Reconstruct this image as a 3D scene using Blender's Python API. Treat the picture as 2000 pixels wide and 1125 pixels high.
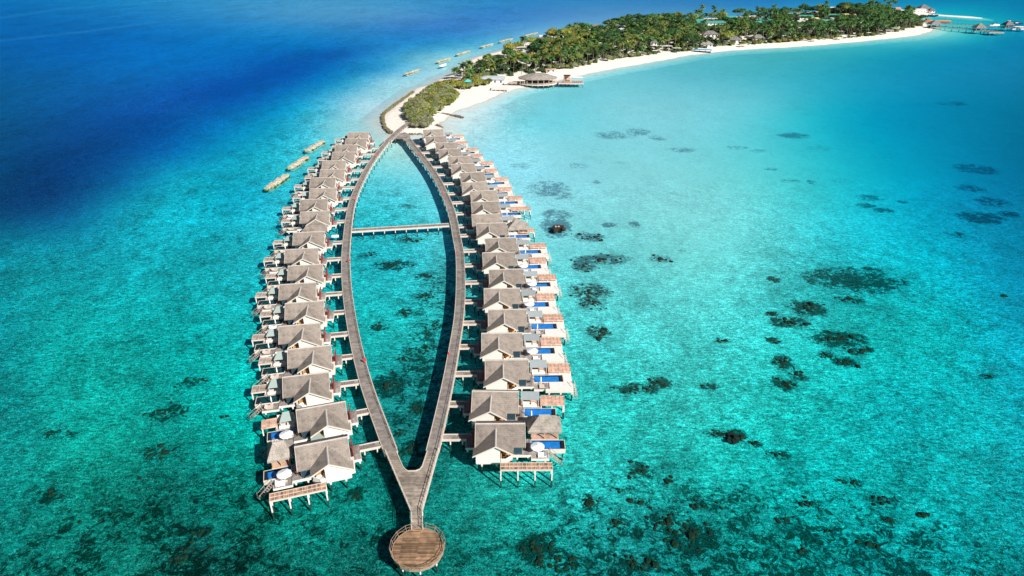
import bpy, bmesh, math, random
import numpy as np
from mathutils import Vector, noise
R = math.radians
for o in list(bpy.data.objects): bpy.data.objects.remove(o)
S = bpy.context.scene
COL = S.collection

# ------------------------------------------------------------------ camera
CF, CH, CYH = 1300.0, 100.0, -140.0
TH = math.atan((562.5 - CYH) / CF)
cd = bpy.data.cameras.new("camera"); cam = bpy.data.objects.new("camera", cd); COL.objects.link(cam)
cd.sensor_width = 36; cd.lens = CF * 36 / 2000
cd.clip_start = 1; cd.clip_end = 20000
cam.location = (0, 0, CH); cam.rotation_euler = (math.pi / 2 - TH, 0, 0)
S.camera = cam
# ------------------------------------------------------------------ sky + sun
SUNV = Vector((1.0, -1.03, 1.0)).normalized()
EL = math.asin(SUNV.z)
AZ = math.atan2(SUNV.x, SUNV.y)
w = bpy.data.worlds.new("World"); S.world = w; w.use_nodes = True
nt = w.node_tree; bg = nt.nodes["Background"]
sky = nt.nodes.new("ShaderNodeTexSky"); sky.sky_type = 'NISHITA'; sky.sun_disc = False
sky.sun_elevation = EL; sky.sun_rotation = AZ
nt.links.new(sky.outputs[0], bg.inputs[0]); bg.inputs[1].default_value = 0.034
sl = bpy.data.lights.new("sun", 'SUN'); sl.energy = 5.0; sl.angle = R(0.5); sl.color = (1.0, 0.96, 0.90)
so = bpy.data.objects.new("sun", sl); COL.objects.link(so)
so.rotation_euler = SUNV.to_track_quat('Z', 'Y').to_euler()
S.view_settings.view_transform = 'Standard'; S.view_settings.look = 'None'
S.view_settings.exposure = 0.54; S.view_settings.gamma = 1.0
S.cycles.max_bounces = 6; S.cycles.transparent_max_bounces = 12

# ------------------------------------------------------------------ survey helper: photo pixel -> point on the plane z
_c, _s = math.cos(TH), math.sin(TH)
def at(px, py, z=0.0):
    u = (px - 1000) / CF; v = (py - 562.5) / CF
    t = (z - CH) / (-_s - _c * v)
    return (u * t, (_c - _s * v) * t)

# ------------------------------------------------------------------ object helpers
def tag(o, label=None, cat=None, group=None, kind=None):
    if label: o["label"] = label
    if cat: o["category"] = cat
    if group: o["group"] = group
    if kind: o["kind"] = kind
    return o
def empty(name, loc=(0, 0, 0), rz=0.0):
    o = bpy.data.objects.new(name, None); o.empty_display_size = .5
    COL.objects.link(o); o.location = loc; o.rotation_euler = (0, 0, rz); return o

class MB:
    def __init__(s): s.v = []; s.f = []; s.mi = []; s.uv = None; s.sm = []
    def add(s, vs, fs, mi=0, sm=False):
        b = len(s.v); s.v += [tuple(p) for p in vs]
        for f in fs: s.f.append(tuple(b + i for i in f)); s.mi.append(mi); s.sm.append(sm)
        return s
    def box(s, x0, x1, y0, y1, z0, z1, mi=0):
        return s.add([(x0,y0,z0),(x1,y0,z0),(x1,y1,z0),(x0,y1,z0),(x0,y0,z1),(x1,y0,z1),(x1,y1,z1),(x0,y1,z1)],
              [(3,2,1,0),(4,5,6,7),(0,1,5,4),(1,2,6,5),(2,3,7,6),(3,0,4,7)], mi)
    def prism(s, poly, f0, f1, mi=0):
        """poly: list of params; f0/f1 map a param to the 3-D points of the two ends"""
        n = len(poly); a = [f0(p) for p in poly]; b = [f1(p) for p in poly]
        s.add(a + b, [tuple(range(n))[::-1], tuple(range(n, 2*n))] + [(i, (i+1) % n, n + (i+1) % n, n + i) for i in range(n)], mi)
        return s
    def slab(s, poly, z0, z1, mi=0):
        return s.prism(poly, lambda p: (p[0], p[1], z0), lambda p: (p[0], p[1], z1), mi)
    def tube(s, p, q, r, n=6, r2=None, mi=0, sm=True):
        p = Vector(p); q = Vector(q); d = (q - p).normalized(); r2 = r if r2 is None else r2
        a = d.orthogonal().normalized(); b = d.cross(a)
        vs = []
        for c, rr in ((p, r), (q, r2)):
            for i in range(n):
                t = 2*math.pi*i/n; vs.append(c + a*math.cos(t)*rr + b*math.sin(t)*rr)
        s.add(vs, [(i, (i+1) % n, n+(i+1) % n, n+i) for i in range(n)], mi, sm)
        s.add(vs, [tuple(range(n))[::-1], tuple(range(n, 2*n))], mi)
        return s
    def bar(s, p, q, w, h, mi=0):
        """horizontal-ish bar, width w, height h below the line p-q"""
        p = Vector(p); q = Vector(q); d = (q - p); d.z = 0; d.normalize(); n = Vector((-d.y, d.x, 0)) * w / 2; u = Vector((0, 0, h))
        vs = [p-n-u, p+n-u, p+n, p-n, q-n-u, q+n-u, q+n, q-n]
        return s.add(vs, [(0,1,2,3),(7,6,5,4),(0,4,5,1),(1,5,6,2),(2,6,7,3),(3,7,4,0)], mi)
    def mesh(s, name, mats, m=1, fix=True):
        me = bpy.data.meshes.new(name)
        me.from_pydata([(m*x, y, z) for x, y, z in s.v], [], s.f)
        for mt in (mats if isinstance(mats, (list, tuple)) else [mats]): me.materials.append(mt)
        me.polygons.foreach_set("material_index", s.mi)
        me.polygons.foreach_set("use_smooth", s.sm)
        if s.uv is not None:
            l = me.uv_layers.new(name="UVMap")
            for lp in me.loops: l.data[lp.index].uv = s.uv[lp.vertex_index]
        if fix:
            b = bmesh.new(); b.from_mesh(me); bmesh.ops.recalc_face_normals(b, faces=b.faces); b.to_mesh(me); b.free()
        me.update(); return me
    def build(s, name, mats, parent=None, m=1, fix=True, loc=None):
        return link(name, s.mesh(name, mats, m, fix), parent, loc)
def link(name, me, parent=None, loc=None):
    o = bpy.data.objects.new(name, me); COL.objects.link(o)
    if parent: o.parent = parent
    if loc: o.location = loc
    return o
CACHE = {}
def part(name, key, m, fn, mats, parent, loc=None):
    k = (name, key, m)
    if k not in CACHE:
        b = MB(); fn(b); CACHE[k] = b.mesh(name, mats, m)
    return link(name, CACHE[k], parent, (m*loc[0], loc[1], loc[2]) if loc else None)

# ------------------------------------------------------------------ materials
MAT = {}
def node(nt, t, **k):
    n = nt.nodes.new("ShaderNode" + t)
    for a, b in k.items():
        if a in n.inputs.keys(): n.inputs[a].default_value = b
        else: setattr(n, a, b)
    return n
def ramp(nt, fac, stops):
    r = nt.nodes.new("ShaderNodeValToRGB"); e = r.color_ramp.elements
    while len(e) < len(stops): e.new(0.5)
    for i, (p, c) in enumerate(stops):
        e[i].position = p; e[i].color = (c, c, c, 1) if isinstance(c, (int, float)) else (*c, 1)
    nt.links.new(fac, r.inputs[0]); return r.outputs[0]
def mix(nt, fac, a, b, mode='MIX'):
    n = nt.nodes.new("ShaderNodeMix"); n.data_type = 'RGBA'; n.blend_type = mode
    for sock, v in ((n.inputs[0], fac), (n.inputs[6], a), (n.inputs[7], b)):
        if hasattr(v, "links"): nt.links.new(v, sock)
        elif isinstance(v, (int, float)): sock.default_value = v if sock == n.inputs[0] else (v, v, v, 1)
        else: sock.default_value = (*v, 1)
    return n.outputs[2]
def coords(nt, kind='Object', scale=(1, 1, 1), rot=(0, 0, 0)):
    tc = nt.nodes.new("ShaderNodeTexCoord"); mp = nt.nodes.new("ShaderNodeMapping")
    nt.links.new(tc.outputs[kind], mp.inputs[0]); mp.inputs['Scale'].default_value = scale; mp.inputs['Rotation'].default_value = rot
    return mp.outputs[0]
def newmat(name):
    m = bpy.data.materials.new(name); m.use_nodes = True; MAT[name] = m
    return m, m.node_tree, m.node_tree.nodes["Principled BSDF"]
def simple(name, col, rough=.8, var=.25, scale=2.0, bump=0.0, kind='Object', spec=.3, rnd=.0, tint=None):
    m, nt, p = newmat(name)
    p.inputs['Roughness'].default_value = rough; p.inputs['Specular IOR Level'].default_value = spec
    co = coords(nt, kind)
    n = node(nt, "TexNoise", Scale=scale, Detail=5.0, Roughness=.65); nt.links.new(co, n.inputs['Vector'])
    f = ramp(nt, n.outputs[0], [(.3, 1-var), (.7, 1+var*.6)])
    c = mix(nt, 1.0, col, f, 'MULTIPLY')
    if rnd:
        oi = nt.nodes.new("ShaderNodeObjectInfo")
        c = mix(nt, 1.0, c, ramp(nt, oi.outputs['Random'], [(0, 1-rnd), (1, 1+rnd)]), 'MULTIPLY')
        if tint:
            mu = node(nt, "Math", operation='MULTIPLY'); mu.inputs[1].default_value = 7.31
            fr = node(nt, "Math", operation='FRACT'); nt.links.new(oi.outputs['Random'], mu.inputs[0]); nt.links.new(mu.outputs[0], fr.inputs[0])
            c = mix(nt, ramp(nt, fr.outputs[0], [(.35, 0.0), (1, .75)]), c, tint)
    nt.links.new(c, p.inputs['Base Color'])
    if bump:
        b = nt.nodes.new("ShaderNodeBump"); b.inputs['Strength'].default_value = bump; b.inputs['Distance'].default_value = .1
        nt.links.new(n.outputs[0], b.inputs['Height']); nt.links.new(b.outputs[0], p.inputs['Normal'])
    return m
def planks(name, col, pitch=.18, axis=0, kind='Object', var=.35, gap=.35, rough=.75, rnd=0.12):
    """weathered boards: per-board tone from a stretched noise, thin dark joints"""
    m, nt, p = newmat(name); p.inputs['Roughness'].default_value = rough; p.inputs['Specular IOR Level'].default_value = .25
    co = coords(nt, kind)
    sep = nt.nodes.new("ShaderNodeSeparateXYZ"); nt.links.new(co, sep.inputs[0])
    a = node(nt, "Math", operation='DIVIDE'); nt.links.new(sep.outputs[axis], a.inputs[0]); a.inputs[1].default_value = pitch
    fl = node(nt, "Math", operation='FLOOR'); nt.links.new(a.outputs[0], fl.inputs[0])
    fr = node(nt, "Math", operation='FRACT'); nt.links.new(a.outputs[0], fr.inputs[0])
    o2 = node(nt, "Math", operation='DIVIDE'); nt.links.new(sep.outputs[1-axis], o2.inputs[0]); o2.inputs[1].default_value = 3.1
    f2 = node(nt, "Math", operation='FLOOR'); nt.links.new(o2.outputs[0], f2.inputs[0])
    cb = nt.nodes.new("ShaderNodeCombineXYZ"); nt.links.new(fl.outputs[0], cb.inputs[0]); nt.links.new(f2.outputs[0], cb.inputs[1])
    wn = nt.nodes.new("ShaderNodeTexWhiteNoise"); nt.links.new(cb.outputs[0], wn.inputs['Vector'])
    c = mix(nt, 1.0, col, ramp(nt, wn.outputs['Value'], [(0, 1-var), (1, 1+var*.7)]), 'MULTIPLY')
    n = node(nt, "TexNoise", Scale=.9, Detail=4.0); nt.links.new(co, n.inputs['Vector'])
    n3 = node(nt, "TexNoise", Scale=.22, Detail=3.0); nt.links.new(co, n3.inputs['Vector'])
    c = mix(nt, 1.0, c, ramp(nt, n3.outputs[0], [(.35, .8), (.65, 1.18)]), 'MULTIPLY')
    c = mix(nt, 1.0, c, ramp(nt, n.outputs[0], [(.3, .7), (.7, 1.2)]), 'MULTIPLY')
    c = mix(nt, 1.0, c, ramp(nt, fr.outputs[0], [(0, 1-gap), (.1, 1.0), (.92, 1.0), (1, 1-gap)]), 'MULTIPLY')
    oi = nt.nodes.new("ShaderNodeObjectInfo")
    c = mix(nt, 1.0, c, ramp(nt, oi.outputs['Random'], [(0, 1-rnd), (1, 1+rnd)]), 'MULTIPLY')
    nt.links.new(c, p.inputs['Base Color'])
    return m
def make_roof(name, col, courses, rnd):
    m, nt, p = newmat(name); p.inputs['Roughness'].default_value = .9; p.inputs['Specular IOR Level'].default_value = .1
    co = coords(nt)
    sep = nt.nodes.new("ShaderNodeSeparateXYZ"); nt.links.new(co, sep.inputs[0])
    a = node(nt, "Math", operation='MULTIPLY'); nt.links.new(sep.outputs[2], a.inputs[0]); a.inputs[1].default_value = courses
    fl = node(nt, "Math", operation='FLOOR'); nt.links.new(a.outputs[0], fl.inputs[0])
    fr = node(nt, "Math", operation='FRACT'); nt.links.new(a.outputs[0], fr.inputs[0])
    n = node(nt, "TexNoise", Scale=5.0, Detail=6.0, Roughness=.75); nt.links.new(co, n.inputs['Vector'])
    n2 = node(nt, "TexNoise", Scale=.6, Detail=3.0); nt.links.new(co, n2.inputs['Vector'])
    c = mix(nt, 1.0, col, ramp(nt, n.outputs[0], [(.32, .58), (.68, 1.38)]), 'MULTIPLY')
    c = mix(nt, 1.0, c, ramp(nt, n2.outputs[0], [(.32, .70), (.5, 1.0), (.68, 1.14)]), 'MULTIPLY')
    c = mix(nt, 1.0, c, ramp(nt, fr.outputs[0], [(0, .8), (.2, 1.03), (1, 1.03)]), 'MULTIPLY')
    oi = nt.nodes.new("ShaderNodeObjectInfo")
    c = mix(nt, 1.0, c, ramp(nt, oi.outputs['Random'], [(0, 1-rnd), (1, 1+rnd)]), 'MULTIPLY')
    nt.links.new(c, p.inputs['Base Color'])
    b = nt.nodes.new("ShaderNodeBump"); b.inputs['Strength'].default_value = .5; b.inputs['Distance'].default_value = .12
    nt.links.new(n.outputs[0], b.inputs['Height']); nt.links.new(b.outputs[0], p.inputs['Normal'])
    return m
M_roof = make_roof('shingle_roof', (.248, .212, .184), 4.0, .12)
M_greythatch = make_roof('grey_thatch', (.20, .19, .18), 2.0, .08)
M_thatch = make_roof('thatch', (.31, .275, .24), 2.0, .08)
M_darkroof = make_roof('dark_thatch', (.16, .15, .16), 2.0, .1)
M_ridge = simple('ridge_cap', (.46, .42, .38), .9, .2, 3)
M_trim = simple('cream_trim', (.62, .57, .50), .7, .1)
M_white = simple('white_wall', (.70, .675, .62), .75, .08, 1.2)
M_clap = planks('white_cladding', (.80, .77, .73), .3, 2, var=.06, gap=.25, rnd=.03) if False else simple('painted_cladding', (.80, .78, .74), .75, .1, 1.0)
M_cream = simple('cream_wall', (.72, .63, .54), .75, .1)
M_deck = planks('weathered_boards', (.30, .265, .245), .2, 0)
M_walk = planks('walkway_boards', (.262, .230, .208), .45, 0, kind='UV', var=.16, gap=.22, rnd=.02)
M_plat = planks('platform_boards', (.30, .185, .11), .22, 1, var=.55, gap=.35, rnd=.02)
M_fork = planks('fork_boards', (.31, .26, .215), .24, 1, var=.3, gap=.3, rnd=.02)
M_terra = planks('warm_boards', (.58, .375, .285), .22, 1, var=.18, gap=.25)
M_perg = planks('pergola_slats', (.42, .24, .15), .2, 0, var=.5, gap=.5)
M_greyperg = planks('grey_slats', (.40, .32, .27), .3, 0, var=.2, gap=.35)
M_frame = simple('pale_timber', (.60, .52, .45), .7, .1)
M_railwood = simple('rail_timber', (.33, .24, .17), .7, .15)
M_tan = simple('tan_timber', (.55, .33, .14), .6, .2)
M_orange = planks('orange_boards', (.66, .33, .09), .4, 0, var=.2, gap=.4)
M_red = simple('red_paint', (.30, .03, .025), .5, .2)
M_glassroof = simple('grey_awning', (.31, .35, .36), .45, .08, 1.0, rnd=.1)
M_greenroof = simple('green_glass_awning', (.36, .44, .41), .35, .06, 1.0, rnd=.1)
M_terr = simple('white_terrace', (.76, .70, .655), .8, .05, .7)
M_black = simple('dark_tile', (.015, .02, .025), .3, .2)
M_pool = simple('blue_pool_tile', (.03, .25, .66), .3, .25, .8)
M_greenpool = simple('green_pool_tile', (.01, .06, .06), .3, .3, .8)
M_fabric = simple('white_fabric', (.85, .85, .86), .8, .05)
M_brownfab = simple('brown_wood', (.30, .16, .09), .6, .3)
M_darkwood = simple('dark_wood', (.06, .035, .025), .6, .3)
M_glass = simple('window_glass', (.03, .06, .08), .08, .1, spec=.6)
M_darkrock = simple('dark_rock', (.20, .17, .13), .95, .5, .8)
M_rock = simple('rock', (.50, .46, .37), .95, .5, .8, bump=.5)
M_alg = simple('algae_rock', (.17, .17, .03), .9, .5, .8)
M_greenmetal = simple('green_metal_roof', (.07, .33, .26), .5, .15, .2)
M_greyroof = simple('grey_sheet_roof', (.42, .46, .48), .6, .15, .3)
M_blue = simple('blue_canvas', (.03, .35, .55), .6, .1)
M_navy = simple('navy_hull', (.02, .04, .08), .4, .2)
M_orangehull = simple('rust_red', (.50, .13, .05), .7, .2)
M_yellow = simple('yellow_plaster', (.62, .52, .25), .8, .1)
M_trunk = simple('palm_trunk', (.22, .17, .12), .9, .3)
M_bark = simple('bark', (.14, .11, .08), .9, .3)
M_palm = simple('palm_leaf', (.048, .115, .025), .45, .4, .6, rnd=.45, tint=(.17, .19, .035), spec=.5)
M_leafdark = simple('dark_leaf', (.020, .066, .018), .6, .45, .5, rnd=.45, tint=(.07, .15, .02))
M_leafolive = simple('olive_leaf', (.18, .215, .04), .6, .45, .5, rnd=.4, tint=(.29, .24, .045))
M_leafgrey = simple('grey_leaf', (.25, .26, .135), .6, .45, .5, rnd=.25, tint=(.12, .16, .035))
M_under = simple('undergrowth_leaf', (.030, .060, .018), .7, .5, .25)
M_lifebuoy = simple('lifebuoy_red', (.75, .03, .06), .4, .1)
def pile_mat():
    m, nt, p = newmat('pile_paint'); co = coords(nt)
    g = nt.nodes.new("ShaderNodeNewGeometry"); sep = nt.nodes.new("ShaderNodeSeparateXYZ"); nt.links.new(g.outputs['Position'], sep.inputs[0])
    n = node(nt, "TexNoise", Scale=3.0); nt.links.new(co, n.inputs['Vector'])
    a = node(nt, "Math", operation='MULTIPLY_ADD'); nt.links.new(n.outputs[0], a.inputs[0]); a.inputs[1].default_value = -.4; nt.links.new(sep.outputs[2], a.inputs[2])
    c = ramp(nt, a.outputs[0], [(0.0, (.05, .06, .04)), (.12, (.70, .64, .58))])
    nt.links.new(c, p.inputs['Base Color']); p.inputs['Roughness'].default_value = .8
    return m
M_pile = pile_mat()
def poolwater():
    m, nt, p = newmat('pool_water'); nt.nodes.remove(p)
    out = nt.nodes["Material Output"]
    t = nt.nodes.new("ShaderNodeBsdfTransparent"); t.inputs[0].default_value = (.7, .93, 1, 1)
    g = nt.nodes.new("ShaderNodeBsdfGlossy"); g.inputs['Roughness'].default_value = .15; g.inputs[0].default_value = (.2, .3, .4, 1)
    mx = nt.nodes.new("ShaderNodeMixShader"); mx.inputs[0].default_value = .08
    nt.links.new(t.outputs[0], mx.inputs[1]); nt.links.new(g.outputs[0], mx.inputs[2])
    nt.links.new(mx.outputs[0], out.inputs[0]); return m
M_poolwater = poolwater()

# ------------------------------------------------------------------ sea colour survey (photo point, colour of the water column there)
SEA = """0 60 0 96 169|0 150 2 86 146|0 250 3 74 126|0 350 2 57 106|0 410 3 65 112|0 450 4 104 136|0 520 4 139 152|60 600 4 149 152|120 100 0 96 175|250 60 4 106 182|400 40 31 130 196|600 30 71 151 200|800 25 74 149 202|1000 20 58 134 199
1150 15 70 145 200|1300 5 59 137 194|1500 5 42 135 194|1700 -5 20 136 186|150 200 5 83 154|300 150 4 98 176|450 130 1 98 181|600 90 0 110 184|750 60 42 129 195|900 45 58 129 198|1020 40 69 146 206|0 0 3 110 181|200 -10 20 134 194|600 -20 56 151 198
1000 -30 39 142 192|1500 -40 25 137 185|2000 -20 0 134 173|50 330 2 56 112|200 270 3 64 132|330 220 2 77 156|450 180 0 76 162|560 140 0 79 165|100 375 4 54 108|670 105 10 94 174|120 410 6 88 137|230 350 4 98 151|330 290 0 99 164|430 240 0 115 179
520 195 0 113 182|620 155 0 121 186|700 115 24 129 191|800 85 39 143 201|900 68 56 144 204|250 400 8 153 178|350 340 7 158 185|450 300 5 155 186|520 240 5 152 192|600 210 40 171 201|600 330 62 194 207|560 385 41 184 202|480 380 7 159 184|420 450 10 163 177
520 440 30 180 194|60 470 5 128 151|120 560 5 149 155|250 500 9 159 171|350 520 9 163 171|480 520 21 175 185|180 450 8 141 166|0 620 4 137 145|100 680 4 155 150|250 650 4 159 155|400 650 2 162 159|470 650 10 177 175|50 780 4 142 138|200 780 4 150 139
350 780 2 146 137|450 750 0 168 159|50 900 5 137 129|200 900 5 142 127|350 900 3 132 121|450 880 1 146 134|0 1050 5 122 114|150 1050 5 128 116|300 1050 5 109 97|400 1060 4 88 81|480 1000 3 117 104|600 1060 5 118 108|700 1000 4 129 118|700 1110 6 103 94
0 1200 5 115 109|400 1200 6 90 80|770 290 161 217 213|780 350 98 204 215|780 420 52 187 196|780 480 35 167 177|780 560 30 175 180|780 650 24 171 169|780 720 17 153 152|780 800 20 144 142|800 860 13 124 120|950 300 149 220 231|1000 230 132 212 221|950 225 182 220 224
1100 180 116 203 212|1200 200 127 206 215|1300 135 97 190 202|1450 112 78 181 190|1600 97 62 177 185|1750 95 32 164 186|1850 90 24 154 184|1950 70 16 149 179|2000 110 10 129 171|1050 280 138 215 224|1200 300 130 208 213|1350 250 122 207 215|1500 200 87 194 206|1600 220 31 178 196
1700 230 1 155 188|1850 200 0 132 171|2000 250 0 111 148|1750 150 18 149 184|1600 150 45 171 193|1900 130 13 136 176|1050 350 139 215 226|1200 400 127 208 210|1400 400 120 210 210|1550 350 69 198 202|1650 370 30 186 199|1780 380 0 162 190|1900 400 0 136 174|2000 420 0 119 155
950 400 133 216 224|1050 480 113 208 212|1150 500 100 198 200|1300 500 109 206 204|1500 480 87 202 202|1650 480 33 188 198|1800 500 1 173 188|1950 520 0 146 176|2000 620 1 145 169|1120 600 78 195 194|1150 690 60 190 187|1300 650 72 197 193|1500 600 57 189 187|1700 640 14 180 177
1850 650 2 173 176|2000 720 2 157 174|1200 800 39 188 180|1350 800 43 188 180|1550 820 16 180 174|1750 800 4 173 177|1900 800 4 167 171|2000 880 4 151 159|1000 980 22 160 149|1150 920 37 183 177|1350 920 22 173 165|1550 920 6 169 165|1750 950 3 169 167|1950 960 4 151 155
900 1090 10 125 117|1100 1040 16 149 143|1300 1090 12 135 132|1500 1080 5 156 150|1700 1080 2 155 155|1900 1080 2 148 150|2000 1110 2 132 140|1200 1200 12 117 115|2000 1200 1 120 131|1080 62 117 187 215|1850 38 38 189 198|1950 35 12 167 189|1900 15 9 156 187|1840 60 134 216 210
1900 68 40 180 194|1980 20 7 140 180|1780 10 23 156 193|1850 -5 5 130 178|250 61 3 105 182|150 191 5 85 155|800 31 75 145 200|460 131 3 95 178|1150 21 78 145 200|1500 8 45 140 195|1000 231 130 212 220|1600 101 60 175 185|1700 231 0 155 188|1320 501 110 208 205
1800 501 0 172 188|1700 811 5 171 171|790 321 138 215 220|1920 911 5 155 158|590 77 8 120 190|330 217 5 80 160|1910 197 0 126 164|1380 797 40 186 178|180 917 5 140 125|330 447 10 165 180|1260 357 130 208 211|90 337 2 52 110|15 8 3 108 180|975 18 52 135 200
715 68 35 130 195|575 208 10 155 195|515 308 20 170 190|465 568 15 175 180|115 568 5 150 155|35 1088 5 125 115|615 1068 5 115 105|785 608 25 175 175|1165 868 40 186 178|1975 1098 2 145 145|1985 438 0 126 161|1905 25 10 165 190|1535 1098 3 155 150|761 157 145 210 224
725 157 105 190 215|690 160 60 170 205|677 207 135 203 218|640 215 82 185 208|638 245 110 205 215|600 250 58 185 208|831 113 120 198 216|908 107 145 216 226|790 190 170 218 226|740 230 178 220 222|715 198 165 212 222|946 80 75 172 208|1008 78 115 192 216|870 95 82 178 210
780 120 72 170 208|740 130 42 150 200|560 230 25 160 195|690 250 150 215 220|840 140 160 214 224|960 95 135 208 222"""
pts = []
for tok in SEA.replace("\n", "|").split("|"):
    a = [float(t) for t in tok.split()]
    pts.append(a)
pts = np.array(pts)
def lin(c): c = np.asarray(c) / 255.0; return np.where(c <= .04045, c/12.92, ((c+.055)/1.055)**2.4)
def warp(X, Y):   # ground coordinates with even spacing of the survey points
    Yp = np.maximum(Y, 15) + 60
    return np.stack([np.clip(X / Yp, -1.3, 1.3) * 2.2, np.log(Yp) * 1.5], -1)
P0 = np.array([at(a[0], a[1], 0) for a in pts])
PW = warp(P0[:, 0], P0[:, 1])
def tps(r2): return r2 * np.log(np.maximum(r2, 1e-12))
n_ = len(PW)
K = tps(((PW[:, None] - PW[None]) ** 2).sum(-1)) + 1.5e-3 * np.eye(n_)
Pm = np.concatenate([np.ones((n_, 1)), PW], 1)
A = np.block([[K, Pm], [Pm.T, np.zeros((3, 3))]])
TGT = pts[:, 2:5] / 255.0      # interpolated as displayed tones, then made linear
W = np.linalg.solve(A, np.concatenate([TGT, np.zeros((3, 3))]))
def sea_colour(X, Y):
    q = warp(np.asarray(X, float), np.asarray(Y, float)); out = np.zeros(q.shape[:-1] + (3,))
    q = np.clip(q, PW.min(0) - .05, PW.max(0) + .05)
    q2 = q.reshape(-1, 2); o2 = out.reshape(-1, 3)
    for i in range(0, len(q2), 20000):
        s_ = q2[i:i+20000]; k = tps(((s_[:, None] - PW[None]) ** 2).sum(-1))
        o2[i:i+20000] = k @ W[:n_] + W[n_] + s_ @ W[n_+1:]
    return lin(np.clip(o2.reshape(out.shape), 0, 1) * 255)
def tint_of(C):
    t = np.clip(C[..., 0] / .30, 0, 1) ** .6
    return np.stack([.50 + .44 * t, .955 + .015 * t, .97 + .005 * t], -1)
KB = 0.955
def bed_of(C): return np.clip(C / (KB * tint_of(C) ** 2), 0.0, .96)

# coral patches: x y rx ry strength (photo survey)
CORAL = """1070 370 36 13 .7|1090 420 25 8 .8|1085 446 26 16 1|1150 465 32 8 .8|1190 442 12 5 .8|1240 440 10 5 .9|1180 508 48 8 .95|1140 522 20 10 .9|1290 508 18 7 .8|1150 575 36 18 .75|1170 650 22 12 .75|1158 592 24 14 .75
1510 548 12 5 1|1665 549 80 20 1.0|1700 530 22 6 .7|1660 587 24 8 .9|1575 605 30 14 .95|1540 632 34 10 .85|1508 615 10 4 1|1635 664 46 14 1.1|1510 668 12 6 1|1530 712 22 14 1.1|1557 735 20 9 1.05|1530 752 20 14 1.05|1675 690 14 6 1|1695 686 9 5 1|1612 695 14 6 .95|1650 710 22 9 1|1290 750 20 10 1|1245 762 46 10 .75|1385 757 16 6 .8|1435 853 18 10 1.2|1400 850 30 8 .6|1250 922 24 13 1.05|1310 942 14 7 .8|1150 985 34 14 .8|1205 962 14 7 .7
1050 1078 38 32 1.1|1105 1100 34 16 .95|1300 1025 48 24 .8|1345 1050 52 34 1.1|1240 1103 40 16 1|1200 1025 18 12 .9|1252 985 24 10 .8|1375 992 30 12 .8|1580 985 24 9 .85|1720 980 28 9 .9|1735 1020 14 8 1|1540 1020 22 11 .85|1570 1077 14 9 .85|1690 1065 26 8 .8|1660 945 26 8 .7|1520 890 26 9 .6|1800 1010 18 7 .6|1470 870 20 7 .6|1620 1040 22 8 .6
330 808 32 16 .8|315 885 40 16 .6|375 750 28 9 .65|360 1090 46 34 .85|380 1045 32 16 .75|695 970 18 12 1|270 940 30 12 .5|120 850 40 14 .45|100 970 40 16 .5|220 1010 50 16 .5|440 820 18 8 .5
762 755 34 22 .85|835 580 20 9 .75|832 682 22 10 .8|810 800 18 10 .8|800 880 24 18 .9|790 705 18 10 .7|740 640 22 9 .6|770 520 40 9 .6|830 540 18 7 .7|790 615 16 8 .7|780 850 14 8 .85|720 500 18 6 .6|800 470 28 7 .6|850 640 12 8 .7|760 380 30 6 .4|790 405 24 5 .4
1550 266 28 5 .9|1700 388 22 5 .9|1690 403 16 4 .95|1728 413 20 4 .95|1762 396 10 3 .8|1915 427 36 10 1.1|1970 420 18 5 .9|1895 370 24 7 .8|1905 332 34 9 .75|1940 396 28 9 .8|1860 203 28 4 .6|1200 265 34 7 .6|1245 259 26 6 .6|1285 270 16 5 .6|1330 294 26 4 .7|1927 738 13 4 1|1960 580 8 3 1|1440 290 22 4 .5|1480 296 16 3 .5|1505 332 12 3 .6|1540 355 20 3 .6|1586 358 8 4 .8|1020 325 22 6 .4|1130 325 22 6 .4|1165 358 10 4 .5|1100 385 20 6 .6|1410 668 18 4 .6|1330 492 10 4 .5|1650 355 22 5 .3|1600 290 30 6 .3|1865 460 22 6 .5|1210 320 20 4 .3"""
CP = []
for tok in CORAL.replace("\n", "|").split("|"):
    a = [float(t) for t in tok.split()]
    c0 = at(a[0], a[1], -2.2); cx = at(a[0] + a[2], a[1], -2.2); cy = at(a[0], a[1] - a[3], -2.2)
    CP.append((c0[0], c0[1], cx[0] - c0[0], cy[1] - c0[1], a[4]))
def coral_weight(X, Y):
    w_ = np.zeros_like(X)
    for x, y, rx, ry, st in CP:
        d = ((X - x) / rx) ** 2 + ((Y - y) / ry) ** 2
        w_ = np.maximum(w_, st * np.clip(1.25 - .55 * d, 0, 1))
    return w_

# ------------------------------------------------------------------ sea and seabed sheets
def axis_vals():
    ys = [-60.0]
    while ys[-1] < 9000:
        y = ys[-1]; ys.append(y + (.8 + max(y, 0) ** 2 * 1.1e-5 if y > 40 else 3.0))
    xs = [0.0]
    while xs[-1] < 7000:
        x = xs[-1]; xs.append(x + (.9 if x < 120 else (min(.9 + (x - 120) * .02, 4.0) if x < 720 else 4 + (x - 720) * .15)))
    xs = np.array(xs); return np.concatenate([-xs[:0:-1], xs]), np.array(ys)
gx, gy = axis_vals()
GX, GY = np.meshgrid(gx, gy)
nx, ny = len(gx), len(gy)
C = sea_colour(GX, GY)
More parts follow.
